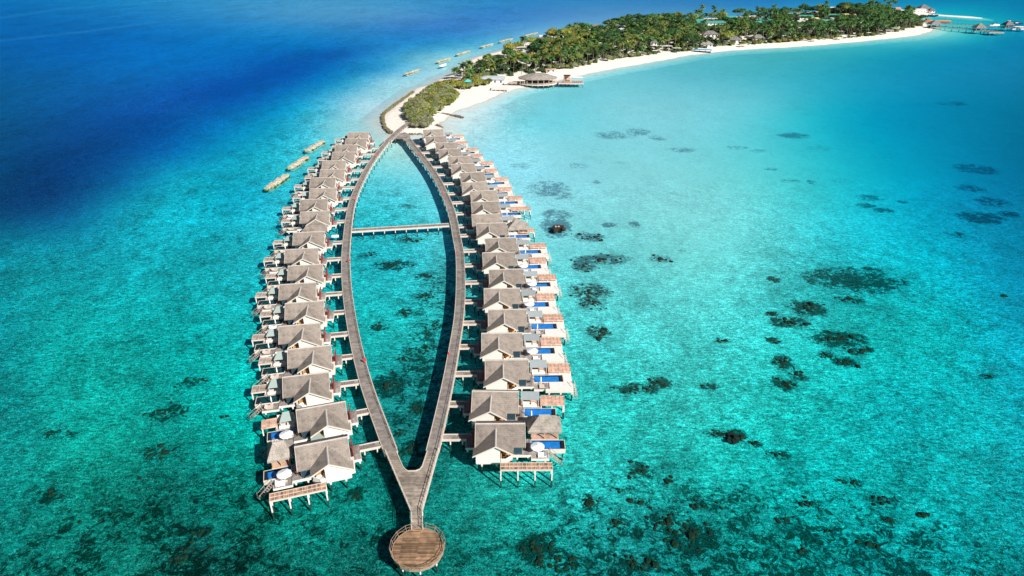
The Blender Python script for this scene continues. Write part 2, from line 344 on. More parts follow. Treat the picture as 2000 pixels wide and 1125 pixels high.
# pale wind streaks on the open sea
def add_streak(C, pl, wpx, amt):
    for (ax, ay), (bx, by) in zip(pl[:-1], pl[1:]):
        a = np.array(at(ax, ay)); b = np.array(at(bx, by)); d = b - a; L2 = (d**2).sum()
        t = np.clip(((GX - a[0]) * d[0] + (GY - a[1]) * d[1]) / L2, 0, 1)
        dist = np.hypot(GX - a[0] - t * d[0], GY - a[1] - t * d[1])
        g = np.exp(-(dist / wpx) ** 2)[..., None] * amt
        C[:] = C * (1 - g) + np.array([.03, .27, .56]) * g
add_streak(C, [(0, 76), (150, 60), (300, 41), (430, 22), (560, 4)], 8, .28)
add_streak(C, [(0, 32), (130, 14), (330, 1)], 12, .22)
me = bpy.data.meshes.new("sea_sheet")
me.vertices.add(nx * ny)
me.vertices.foreach_set("co", np.stack([GX, GY, np.zeros_like(GX)], -1).astype(np.float32).ravel())
idx = np.arange(nx * ny).reshape(ny, nx)
q = np.stack([idx[:-1, :-1], idx[:-1, 1:], idx[1:, 1:], idx[1:, :-1]], -1).reshape(-1, 4)
me.loops.add(q.size); me.loops.foreach_set("vertex_index", q.ravel().astype(np.int32))
me.polygons.add(len(q)); me.polygons.foreach_set("loop_start", np.arange(0, q.size, 4, dtype=np.int32))
me.polygons.foreach_set("loop_total", np.full(len(q), 4, dtype=np.int32))
me.update(); me.validate()
def attr(me, name, arr):
    a = me.attributes.new(name, 'FLOAT_COLOR', 'POINT')
    v = np.concatenate([arr.reshape(-1, 3), np.ones((arr.size // 3, 1))], 1).astype(np.float32); a.data.foreach_set("color", v.ravel())
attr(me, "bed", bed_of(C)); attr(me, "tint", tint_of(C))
cw = coral_weight(GX, GY)
_bg = C[..., 2] / np.maximum(C[..., 1], 1e-3)
texw = np.clip(1.0 - (_bg - 1.25) / .9, .5, 1) * np.clip(1.12 - C[..., 0] * 4.5, .38, 1)
_cap = np.clip(1 - (GY - 190) / 130, .16, 1); _cap = 1 - (1 - _cap) * np.clip((GX + 12) / 30, 0, 1)
texw = np.minimum(texw, _cap)
ta = me.attributes.new("texture", 'FLOAT', 'POINT'); ta.data.foreach_set("value", texw.astype(np.float32).ravel())
# thin scatter of reef over the nearer lagoon and the ocean side
cw = np.maximum(cw, .72 * np.exp(-((GX - 45) / 65) ** 2 - ((GY - 75) / 35) ** 2))
cw = np.maximum(cw, .64 * np.exp(-((GX + 60) / 55) ** 2 - ((GY - 75) / 40) ** 2))
cw = np.maximum(cw, .66 * np.exp(-((GX + 22) / 10) ** 2 - ((GY - 150) / 70) ** 2))
a = me.attributes.new("coral", 'FLOAT', 'POINT'); a.data.foreach_set("value", cw.astype(np.float32).ravel())

def seabed_mat():
    m, nt, p = newmat('seabed'); p.inputs['Roughness'].default_value = .95; p.inputs['Specular IOR Level'].default_value = .05
    L = nt.links.new
    g = nt.nodes.new("ShaderNodeNewGeometry")
    at1 = node(nt, "Attribute", attribute_name="bed"); at2 = node(nt, "Attribute", attribute_name="coral")
    def nz(scale, detail, rough, sc=(1, 1, 1), rot=0.0, dist=0.0):
        mp = nt.nodes.new("ShaderNodeMapping"); L(g.outputs['Position'], mp.inputs[0]); mp.inputs['Scale'].default_value = sc; mp.inputs['Rotation'].default_value = (0, 0, rot)
        n = node(nt, "TexNoise", Scale=scale, Detail=detail, Roughness=rough, Distortion=dist); L(mp.outputs[0], n.inputs['Vector']); return n.outputs[0]
    tex = node(nt, "Attribute", attribute_name="texture").outputs['Fac']
    def layer(c, fac, amount):          # multiply, weaker where the bottom lies deep
        t = mix(nt, tex, (1.0, 1.0, 1.0), fac)
        return mix(nt, amount, c, mix(nt, 1.0, c, t, 'MULTIPLY'))
    fine = nz(2.0, 5.0, .70, (1, 1, 1), 0.3, 2.2)
    mid = nz(.75, 5.0, .65, (1, 1.2, 1), 0.1, 1.5)
    streak = nz(1.1, 4.0, .6, (.40, 1.6, 1), -.65, .8)
    patch = nz(.16, 7.0, .70, (1, .8, 1), .3, .8)
    broad = nz(.030, 6.0, .6, (1, .55, 1), .2, .5)
    c = at1.outputs['Color']
    c = layer(c, ramp(nt, broad, [(.30, .70), (.5, 1.0), (.70, 1.22)]), 1.0)
    c = layer(c, ramp(nt, patch, [(.34, .60), (.5, 1.0), (.66, 1.25)]), 1.0)
    c = layer(c, ramp(nt, mid, [(.34, .50), (.5, 1.0), (.66, 1.5)]), 1.0)
    c = layer(c, ramp(nt, streak, [(.34, .55), (.5, 1.0), (.68, 1.5)]), 1.0)  # diagonal ripple glints of the surface, painted into the bed colour
    c = layer(c, ramp(nt, fine, [(.34, .35), (.5, .95), (.64, 1.9)]), 1.0)
    # pale highlights of the rippled water, painted into the bed colour
    gl = mix(nt, 1.0, ramp(nt, fine, [(.56, 0.0), (.70, .75)]), tex, 'MULTIPLY')
    c = mix(nt, gl, c, mix(nt, .5, mix(nt, 1.0, at1.outputs['Color'], (2.0, 2.0, 2.0), 'MULTIPLY'), (.85, .92, .90)))
    # coral growth: patchy threshold of the survey weight
    cn = nz(.50, 8.0, .78, (1, 1, 1), 0, 1.2); cn2 = nz(.11, 6.0, .65, (1, 1, 1), 0, .8)
    vo = node(nt, "TexVoronoi", Scale=.30, Randomness=1.0); mp = nt.nodes.new("ShaderNodeMapping"); L(g.outputs['Position'], mp.inputs[0]); L(mp.outputs[0], vo.inputs['Vector'])
    ad = node(nt, "Math", operation='MULTIPLY_ADD'); L(cn, ad.inputs[0]); ad.inputs[1].default_value = 5.2; L(at2.outputs['Fac'], ad.inputs[2])
    ad2 = node(nt, "Math", operation='MULTIPLY_ADD'); L(cn2, ad2.inputs[0]); ad2.inputs[1].default_value = 2.4; L(ad.outputs[0], ad2.inputs[2])
    ad3 = node(nt, "Math", operation='MULTIPLY_ADD'); L(vo.outputs['Distance'], ad3.inputs[0]); ad3.inputs[1].default_value = -.55; L(ad2.outputs[0], ad3.inputs[2])
    th = node(nt, "MapRange"); L(ad3.outputs[0], th.inputs[0]); th.inputs[1].default_value = 4.02; th.inputs[2].default_value = 4.36; th.inputs[4].default_value = .93
    halo = node(nt, "MapRange"); L(ad3.outputs[0], halo.inputs[0]); halo.inputs[1].default_value = 3.6; halo.inputs[2].default_value = 4.3; halo.inputs[4].default_value = .6
    wt = node(nt, "MapRange"); L(at2.outputs['Fac'], wt.inputs[0]); wt.inputs[1].default_value = .12; wt.inputs[2].default_value = .45
    def gate(x, far):
        m1 = node(nt, "Math", operation='MULTIPLY'); L(x, m1.inputs[0]); L(wt.outputs[0], m1.inputs[1])
        m2 = node(nt, "MapRange"); L(tex, m2.inputs[0]); m2.inputs[1].default_value = .2; m2.inputs[2].default_value = .7; m2.inputs[3].default_value = far
        m3 = node(nt, "Math", operation='MULTIPLY'); L(m1.outputs[0], m3.inputs[0]); L(m2.outputs[0], m3.inputs[1]); return m3.outputs[0]
    c = mix(nt, gate(halo.outputs[0], .9), c, mix(nt, 1.0, c, (.5, .5, .5), 'MULTIPLY'))
    dark = mix(nt, 1.0, at1.outputs['Color'], mix(nt, 1.0, (.22, .10, .085), ramp(nt, fine, [(.36, .15), (.5, 1.0), (.64, 3.2)]), 'MULTIPLY'), 'MULTIPLY')
    deepdark = mix(nt, 1.0, at1.outputs['Color'], (.25, .30, .42), 'MULTIPLY')
    dark = mix(nt, ramp(nt, tex, [(.25, 0.0), (.75, 1.0)]), deepdark, dark)
    c = mix(nt, gate(th.outputs[0], .72), c, dark)
    L(c, p.inputs['Base Color'])
    return m
def water_mat():
    m, nt, p = newmat('sea_water'); nt.nodes.remove(p); L = nt.links.new
    out = nt.nodes["Material Output"]
    at1 = node(nt, "Attribute", attribute_name="tint")
    t = nt.nodes.new("ShaderNodeBsdfTransparent"); L(at1.outputs['Color'], t.inputs[0])
    g = nt.nodes.new("ShaderNodeBsdfGlossy"); g.inputs['Roughness'].default_value = .12; g.inputs[0].default_value = (.06, .42, .85, 1)
    geo = nt.nodes.new("ShaderNodeNewGeometry")
    mp = nt.nodes.new("ShaderNodeMapping"); L(geo.outputs['Position'], mp.inputs[0]); mp.inputs['Scale'].default_value = (.6, 1.5, 1); mp.inputs['Rotation'].default_value = (0, 0, -.6)
    n = node(nt, "TexNoise", Scale=.8, Detail=5.0, Roughness=.6, Distortion=.5); L(mp.outputs[0], n.inputs['Vector'])
    b = nt.nodes.new("ShaderNodeBump"); b.inputs['Strength'].default_value = .7; b.inputs['Distance'].default_value = .35
    L(n.outputs[0], b.inputs['Height']); L(b.outputs[0], g.inputs['Normal'])
    f = node(nt, "Fresnel", IOR=1.33); L(b.outputs[0], f.inputs['Normal'])
    mx = nt.nodes.new("ShaderNodeMixShader")
    fm = node(nt, 'Math', operation='MULTIPLY'); L(f.outputs[0], fm.inputs[0]); fm.inputs[1].default_value = .3; L(fm.outputs[0], mx.inputs[0]); L(t.outputs[0], mx.inputs[1]); L(g.outputs[0], mx.inputs[2])
    L(mx.outputs[0], out.inputs[0]); return m
M_bed = seabed_mat(); M_sea = water_mat()
me.materials.append(M_bed)
bed = link("seabed", me, loc=(0, 0, -1.8)); tag(bed, kind="structure")
sea = link("sea_water", me, loc=(0, 0, 0)); tag(sea, kind="structure")
sea.material_slots[0].link = 'OBJECT'; sea.material_slots[0].material = M_sea

# ------------------------------------------------------------------ coral heads growing on the reef patches
def coral_heads():
    r_ = random.Random(31); M_c = simple('coral_growth', (.050, .050, .030), .95, .6, 2.5, spec=.05); b = MB(); m_ = 7
    for x, y, rx, ry, st in CP:
        if y > 235 or (y > 190 and x > 60): continue
        n = int(min(150, 5.0 * st * (rx * ry) ** .66)) if st > .5 else 4
        for _ in range(n):
            a = r_.uniform(0, 6.283); q = abs(r_.gauss(0, .62))
            if q > 1.5: continue
            cx, cy = x + rx * q * math.cos(a), y + ry * q * math.sin(a)
            rad = r_.uniform(.16, .48) * (1.7 if r_.random() < .12 else 1); h = rad * r_.uniform(.5, .9); el = r_.uniform(1, 1.7); ro = r_.uniform(0, 3.1)
            rings = []
            for k, (f, z) in enumerate(((1.0, 0), (.95, .45), (.62, .85))):
                for i in range(m_):
                    t = 6.283 * i / m_; u = rad * f * r_.uniform(.75, 1.15) * math.cos(t) * el; v = rad * f * r_.uniform(.75, 1.15) * math.sin(t)
                    rings.append((cx + u*math.cos(ro) - v*math.sin(ro), cy + u*math.sin(ro) + v*math.cos(ro), -1.82 + h * z))
            b.add(rings, [(j*m_+i, j*m_+(i+1) % m_, (j+1)*m_+(i+1) % m_, (j+1)*m_+i) for j in range(2) for i in range(m_)] + [tuple(range(2*m_, 3*m_))])
    tag(b.build('coral_heads', M_c, fix=False), 'scattered dark coral heads on the lagoon bed seen through the water', 'coral', None, 'stuff')
coral_heads()

# ------------------------------------------------------------------ the island
SHORE = [(746.3,229),(748.4,244),(757,256),(766,262),(786,263.5),(824,263),(850,259),(865,252),(862,246),(857,240),(870,234.4),(885,218.7),(918.5,208),(950,195.6),(981.5,181),(1013,171.4),(1050,163),(1090,157),(1120,151),(1165,140.5),(1240,127.7),(1284,120),(1350,107.5),(1389,103),(1425,99),(1450,97.5),(1525,93.3),(1600,88.5),(1675,81.8),(1720,77),(1760,73.5),(1797,68),(1820,60),(1824,55.5),(1816,51),(1808,46),(1800,40),(1796,34),(1812,29),(1822,25),(1800,21),(1770,19),(1730,17.5),(1690,17.5),(1600,22),(1500,29),(1400,35),(1300,39),(1240,45),(1180,53),(1120,61),(1070,71),(1040,80),(1018,87),(992.5,96),(955,105),(930,112),(917.5,120),(908,130),(890,141),(865,151),(844,165),(817,171),(805,181.5),(782.5,199.5),(760,216)]
SH = np.array([at(*p) for p in SHORE])
def sdf(X, Y, poly):
    """signed distance, positive inside"""
    X = np.asarray(X, float); Y = np.asarray(Y, float)
    d = np.full(X.shape, 1e9); ins = np.zeros(X.shape, bool)
    for a, b in zip(poly, np.roll(poly, -1, 0)):
        e = b - a; t = np.clip(((X-a[0])*e[0] + (Y-a[1])*e[1]) / (e @ e), 0, 1)
        d = np.minimum(d, np.hypot(X-a[0]-t*e[0], Y-a[1]-t*e[1]))
        cnd = (a[1] > Y) != (b[1] > Y)
        if b[1] != a[1]: ins ^= cnd & (X < (b[0]-a[0]) * (Y-a[1]) / (b[1]-a[1]) + a[0])
    return np.where(ins, d, -d)
def land(name, poly, step, top, slope_in, slope_out, reach, mat):
    x0, y0 = poly.min(0) - reach; x1, y1 = poly.max(0) + reach
    X, Y = np.meshgrid(np.arange(x0, x1, step), np.arange(y0, y1, step))
    d = sdf(X, Y, poly)
    nzv = np.sin(X*.11+1)*np.cos(Y*.09) + .6*np.sin(X*.31+Y*.23)
    d = d + nzv * .8
    Z = np.where(d > 0, top * (1 - np.exp(-d * slope_in / top)), np.maximum(d * slope_out, -2.35))
    keep = d > -reach
    cellk = keep[:-1, :-1] | keep[1:, :-1] | keep[:-1, 1:] | keep[1:, 1:]
    nyy, nxx = X.shape; id_ = np.arange(nxx*nyy).reshape(nyy, nxx)
    qq = np.stack([id_[:-1, :-1], id_[:-1, 1:], id_[1:, 1:], id_[1:, :-1]], -1)[cellk]
    used = np.unique(qq); rm = np.full(nxx*nyy, -1); rm[used] = np.arange(len(used)); qq = rm[qq]
    V = np.stack([X.ravel(), Y.ravel(), Z.ravel()], -1)[used]
    me = bpy.data.meshes.new(name); me.from_pydata(V.tolist(), [], qq.tolist())
    me.polygons.foreach_set("use_smooth", [True] * len(qq))
    C = sea_colour(V[:, 0], V[:, 1]); B = bed_of(C)
    k = np.clip((-V[:, 2]) / 1.9, 0, 1)[:, None]; k = k ** .6
    wet = np.clip(1 - np.abs(V[:, 2] - .05) / .25, 0, 1)[:, None]
    col = np.array([.80, .735, .66]) * (1 - .18 * wet)
    attr(me, "sand", col * (1 - k) + B * k)
    me.materials.append(mat); me.update(); return link(name, me)
def sand_mat():
    m, nt, p = newmat('coral_sand'); p.inputs['Roughness'].default_value = .95; p.inputs['Specular IOR Level'].default_value = .1
    a1 = node(nt, "Attribute", attribute_name="sand"); g = nt.nodes.new("ShaderNodeNewGeometry")
    n = node(nt, "TexNoise", Scale=.25, Detail=8.0, Roughness=.7); nt.links.new(g.outputs['Position'], n.inputs['Vector'])
    nt.links.new(mix(nt, 1.0, a1.outputs['Color'], ramp(nt, n.outputs[0], [(.30, .74), (.45, .97), (.7, 1.08)]), 'MULTIPLY'), p.inputs['Base Color']); return m
M_sand = sand_mat()
tag(land("sand_island", SH, 2.4, 1.7, .10, .13, 17, M_sand), kind="structure")
SPIT = np.array([at(*p) for p in [(1808,26),(1840,29),(1900,32.5),(1921,35),(1917,36.5),(1890,35),(1840,31.5),(1812,29.5)]])
tag(land("sand_spit", SPIT, 2.4, .9, .12, .13, 12, M_sand), kind="structure")
def ground_z(x, y):
    d = float(sdf(np.array([x]), np.array([y]), SH)[0]) + .8*(math.sin(x*.11+1)*math.cos(y*.09)+.6*math.sin(x*.31+y*.23))
    return 1.7*(1-math.exp(-d*.10/1.7)) if d > 0 else max(d*.13, -2.2)
# ------------------------------------------------------------------ bungalow parts (x = towards the open water, y = away from the camera, z = 0 at the sea)
def b_roof(kind):
    def f(b):
        t = .26
        cs = [(-4.25, 4.05), (0, 6.9), (4.25, 4.05), (4.25, 4.05-t), (0, 6.9-t), (-4.25, 4.05-t)]
        b.prism(cs, lambda p: (-5.3, p[0], p[1]), lambda p: (5.3, p[0], p[1]))
        if kind != 'plain':
            xs = [(-5.7, 3.65), (-.95, 6.3), (2.8, 4.05), (2.8, 4.05-t), (-.95, 6.3-t), (-5.7, 3.65-t)]
            back = lambda p: (p[0], max(-(6.9-p[1]-(0 if p[1] in (3.65, 6.3, 4.05) else t))/.671 + .1, -4.0), p[1])
            b.prism(xs, lambda p: (p[0], -6.6, p[1]), back)
        if kind == 'lean':      # lower roof hanging in front of the gable
            b.add([(-4.9,-6.7,4.1),(2.6,-6.7,4.1),(-.9,-6.6,5.75),(-5.3,-9.9,2.7),(4.2,-9.9,2.7),(-5.3,-9.9,2.5),(4.2,-9.9,2.5),(-4.9,-6.7,3.9),(2.6,-6.7,3.9)],
                  [(2,0,3,4,1),(3,5,6,4),(0,7,5,3),(1,4,6,8),(7,8,6,5),(0,2,1,8,7)])
    return f
def b_ridge(kind):
    def f(b):
        b.prism([(-.28, -.02), (0, .13), (.28, -.02), (0, -.1)], lambda p: (-5.35, p[0], 6.83+p[1]), lambda p: (5.35, p[0], 6.83+p[1]))
        for x in (-5.36, 5.24):   # verge strips
            for s in (-1, 1):
                b.add([(x, s*4.3, 3.78), (x+.12, s*4.3, 3.78), (x+.12, s*4.3, 4.12), (x, s*4.3, 4.12), (x, 0, 6.62), (x+.12, 0, 6.62), (x+.12, 0, 6.98), (x, 0, 6.98)],
                      [(0,1,2,3),(7,6,5,4),(0,4,5,1),(1,5,6,2),(2,6,7,3),(3,7,4,0)])
        if kind != 'plain':
            b.prism([(-.22, -.02), (0, .12), (.22, -.02), (0, -.1)], lambda p: (-.95+p[0], -6.64, 6.24+p[1]), lambda p: (-.95+p[0], -.9, 6.24+p[1]))
    return f
def b_fascia(b):                     # barge boards on the front gable
    for (xa, za), (xb, zb) in (((-5.75, 3.62), (-.95, 6.32)), ((2.85, 4.0), (-.95, 6.32))):
        b.add([(xa,-6.72,za-.30),(xb,-6.72,zb-.30),(xb,-6.72,zb+.04),(xa,-6.72,za+.04),(xa,-6.6,za-.30),(xb,-6.6,zb-.30),(xb,-6.6,zb+.04),(xa,-6.6,za+.04)],
              [(0,1,2,3),(7,6,5,4),(0,4,5,1),(1,5,6,2),(2,6,7,3),(3,7,4,0)])
def b_wall(kind):
    def f(b):
        b.prism([(-3.7,1.5),(3.7,1.5),(3.7,4.1),(0,6.6),(-3.7,4.1)], lambda p: (-4.9,p[0],p[1]), lambda p: (4.7,p[0],p[1]))
        if kind != 'plain':
            b.prism([(-5.1,1.2),(0,1.2),(0,5.45),(-.95,6.02),(-5.1,3.72)], lambda p: (p[0],-6.1,p[1]), lambda p: (p[0],-3.0,p[1]))
    return f
def b_floor(kind):
    def f(b):
        b.box(-5.0, 4.8, -3.8, 3.8, 1.15, 1.5)
        if kind != 'plain': b.box(-5.05, -.02, -6.05, -3.8, .95, 1.2)
    return f
def b_store(b): b.box(-5.9, -4.95, -5.2, -2.6, 1.3, 3.3).box(-6.0, -4.9, -5.3, -2.5, 3.3, 3.38)
def b_bayfloor(b):
    pl = [(0.05,-6.02),(1.15,-6.15),(2.65,-4.95),(2.65,-3.85),(0.05,-3.85)]
    b.slab(pl, 1.1, 1.42)
def b_bayscreen(b):
    pl = [(.1,-5.95),(1.1,-6.0),(2.45,-4.9),(2.45,-3.95)]
    for p, q in zip(pl[:-1], pl[1:]): b.bar((*p, 2.35), (*q, 2.35), .16, .95)
def b_bayinner(b): b.slab([(.2,-5.7),(1.0,-5.75),(2.2,-4.8),(2.2,-4.0),(.2,-4.0)], 1.43, 1.5).box(.6, 1.9, -4.35, -4.2, 1.5, 2.9).box(.15, .3, -5.6, -4.1, 1.5, 3.3)
def b_tub(b):
    n = 14; vs = []
    for r, z in ((.45,1.5),(.62,2.1),(.54,2.1),(.38,1.62)):
        vs += [(1.15+1.25*r*math.cos(2*math.pi*i/n), -5.0+r*math.sin(2*math.pi*i/n), z) for i in range(n)]
    b.add(vs, [(k*n+i, k*n+(i+1)%n, (k+1)*n+(i+1)%n, (k+1)*n+i) for k in range(3) for i in range(n)] + [tuple(range(3*n, 4*n))], 0, True)
def b_stilt(h):
    def f(b): b.box(-.15, .15, -.15, .15, -2.45, h).box(-.24, .24, -.24, .24, h-.3, h-.08)
    return f
def b_deck1(b): b.box(2.55, 6.62, -4.0, 1.0, 1.46, 1.6)
def b_skirt1(b): b.box(2.6, 6.58, -4.12, -4.0, 1.0, 1.56).box(2.52, 2.6, -4.1, -3.0, 1.0, 1.56)
def b_deck2(b): b.box(6.64, 10.25, -4.9, -2.35, 1.26, 1.4)
def b_skirt2(b): b.box(6.6, 10.3, -5.02, -4.9, .85, 1.37).box(10.25, 10.35, -5.0, -2.4, .85, 1.37).box(6.52, 6.64, -5.0, -4.13, .85, 1.37)
def b_shell(x1):
    def f(b):
        b.box(6.6, x1, -2.34, -2.2, .45, 1.60).box(x1-.12, x1, -2.2, .55, .45, 1.60).box(6.6, x1, .55, .68, .45, 1.60).box(6.6, x1-.12, -2.2, .55, .3, .45).box(6.6, 6.72, -2.2, .55, .45, 1.62)
    return f
def b_channel(x1):
    def f(b): b.box(6.72, x1-.12, -2.2, -1.95, .45, 1.5).box(x1-.8, x1-.12, -1.95, .45, .45, 1.5).box(6.72, x1-.12, .45, .55, .45, 1.56)
    return f
def b_basin(x1):
    def f(b):
        x = x1-.8
        b.add([(6.72,-1.95,1.22),(x,-1.95,1.22),(x,.45,1.22),(6.72,.45,1.22),(6.72,-1.95,1.52),(x,-1.95,1.52),(x,.45,1.52),(6.72,.45,1.52)],[(0,1,2,3),(0,4,5,1),(1,5,6,2),(2,6,7,3),(3,7,4,0)])
        b.box(6.74, 7.9, -1.93, .43, 1.23, 1.38)
    return f
def b_poolwater(x1):
    def f(b): b.add([(6.73,-1.94,1.47),(x1-.81,-1.94,1.47),(x1-.81,.44,1.47),(6.73,.44,1.47)], [(0,1,2,3)])
    return f
def b_stair(kind):
    def f(b):
        (x0,y0,z0),(x1,y1,z1) = ((10.35,-3.0,1.4),(13.3,-4.9,.0)) if kind == 0 else ((16.05,-3.0,1.5),(16.5,-6.6,0))
        d = Vector((x1-x0, y1-y0, 0)).normalized(); n = Vector((-d.y, d.x, 0))
        for s in (-.5, .5):
            b.tube(Vector((x0,y0,z0-.1))+n*s, Vector((x1,y1,z1-.5))+n*s, .07, 4, sm=False)
            b.tube(Vector((x0,y0,z0+.9))+n*s, Vector((x1,y1,z1+.6))+n*s, .05, 4, sm=False)
            for k in (0, .5, 1): 
                p = Vector((x0,y0,z0)).lerp(Vector((x1,y1,z1)), k)+n*s; b.tube(p-Vector((0,0,.1)), p+Vector((0,0,.85)), .04, 4, sm=False)
        for k in range(9):
            p = Vector((x0,y0,z0-.06)).lerp(Vector((x1,y1,z1-.3)), k/8); b.bar(p-n*.5, p+n*.5, .26, .05)
    return f
def b_bathdeck(x1):
    def f(b): b.slab([(4.9,1.02),(10.4 if x1 > 9.8 else 9.9,1.02),(10.4 if x1 > 9.8 else 9.9,4.2),(4.9,4.2)], 1.46, 1.62)
    return f
def b_bath(b): b.box(6.3,9.6,.85,1.0,1.63,2.4).box(6.2,6.35,1.0,4.0,1.63,3.4).box(6.35,7.9,1.2,2.4,1.63,2.15).box(8.2,9.5,1.2,2.0,1.63,2.3).box(6.35,9.9,3.95,4.1,1.63,3.3)
def b_shade(x0,x1):
    def f(b): b.add([(x0,1.1,3.55),(x1,1.1,3.55),(x1,3.75,4.0),(x0,3.75,4.0),(x0,1.1,3.63),(x1,1.1,3.63),(x1,3.75,4.08),(x0,3.75,4.08)],[(3,2,1,0),(4,5,6,7),(0,1,5,4),(1,2,6,5),(2,3,7,6),(3,0,4,7)])
    return f
def b_tent(x0,x1):               # raised glass canopy that tapers to its back edge
    def f(b): b.add([(x0,.85,3.5),(x1,.85,3.5),(x1-.75,3.5,4.2),(x0+.2,3.5,4.2),(x0,.85,3.58),(x1,.85,3.58),(x1-.75,3.5,4.28),(x0+.2,3.5,4.28)],[(3,2,1,0),(4,5,6,7),(0,1,5,4),(1,2,6,5),(2,3,7,6),(3,0,4,7)])
    return f
def b_post(z0, z1, r=.07):
    def f(b): b.box(-r, r, -r, r, z0, z1)
    return f
def b_perg(x0,x1,y0,y1,z,slat=True):
    def f(b):
        b.box(x0, x1, y0, y1, z-.08, z)
    return f
def b_pergframe(x0,x1,y0,y1,z,n,mid=True):
    def f(b):
        for k in range(n+1):
            x = x0+(x1-x0)*k/n; b.box(x-.05, x+.05, y0, y1, z+.003, z+.07)
        ys = (y0, (y0+y1)/2, y1) if mid else (y0, y1)
        for y in ys: b.box(x0-.05, x1+.05, y-.06, y+.06, z+.004, z+.09)
        b.box(x0-.06, x1+.06, y0-.16, y0-.062, z-.22, z+.08)
    return f
def b_redgate(b):
    for y0, y1 in ((-.3, .55), (2.35, 2.75)): b.box(-6.0, -5.85, y0, y1, 1.6, 3.7)
    b.box(-6.05, -5.8, -.35, 2.8, 3.7, 3.86)
    for k in range(8): b.box(-6.0, -5.92, .6+k*.16, .7+k*.16, 1.75, 2.75)
    b.box(-6.0,-5.9,-1.6,-.4,1.6,2.9)
def b_porch(b): b.box(-7.4, -4.95, -1.7, 3.0, 1.5, 1.66)
def b_porchskirt(b): b.box(-7.5, -4.95, -1.82, -1.7, 1.1, 1.62).box(-7.5,-7.4,-1.8,.7,1.1,1.62)
def b_terrace(b): b.slab([(10.45,1.9),(16.0,1.9),(16.0,-5.75),(9.3,-5.75),(9.3,-5.04),(10.37,-5.04),(10.37,-2.38),(13.95,-2.38),(13.95,.72),(10.45,.72)], 1.3, 1.6)
def b_terraceskirt(b): b.box(9.3, 16.05, -5.9, -5.75, 1.0, 1.58).box(16.0, 16.1, -5.75, 1.9, 1.0, 1.58)
def b_glassdoor(b): b.box(2.45, 4.66, -3.76, -3.705, 1.62, 3.75)
def b_window(b): b.box(4.7, 4.76, -2.8, 2.8, 1.6, 3.9)
def b_door(b): b.box(-4.97, -4.9, 1.0, 2.2, 1.66, 3.7)

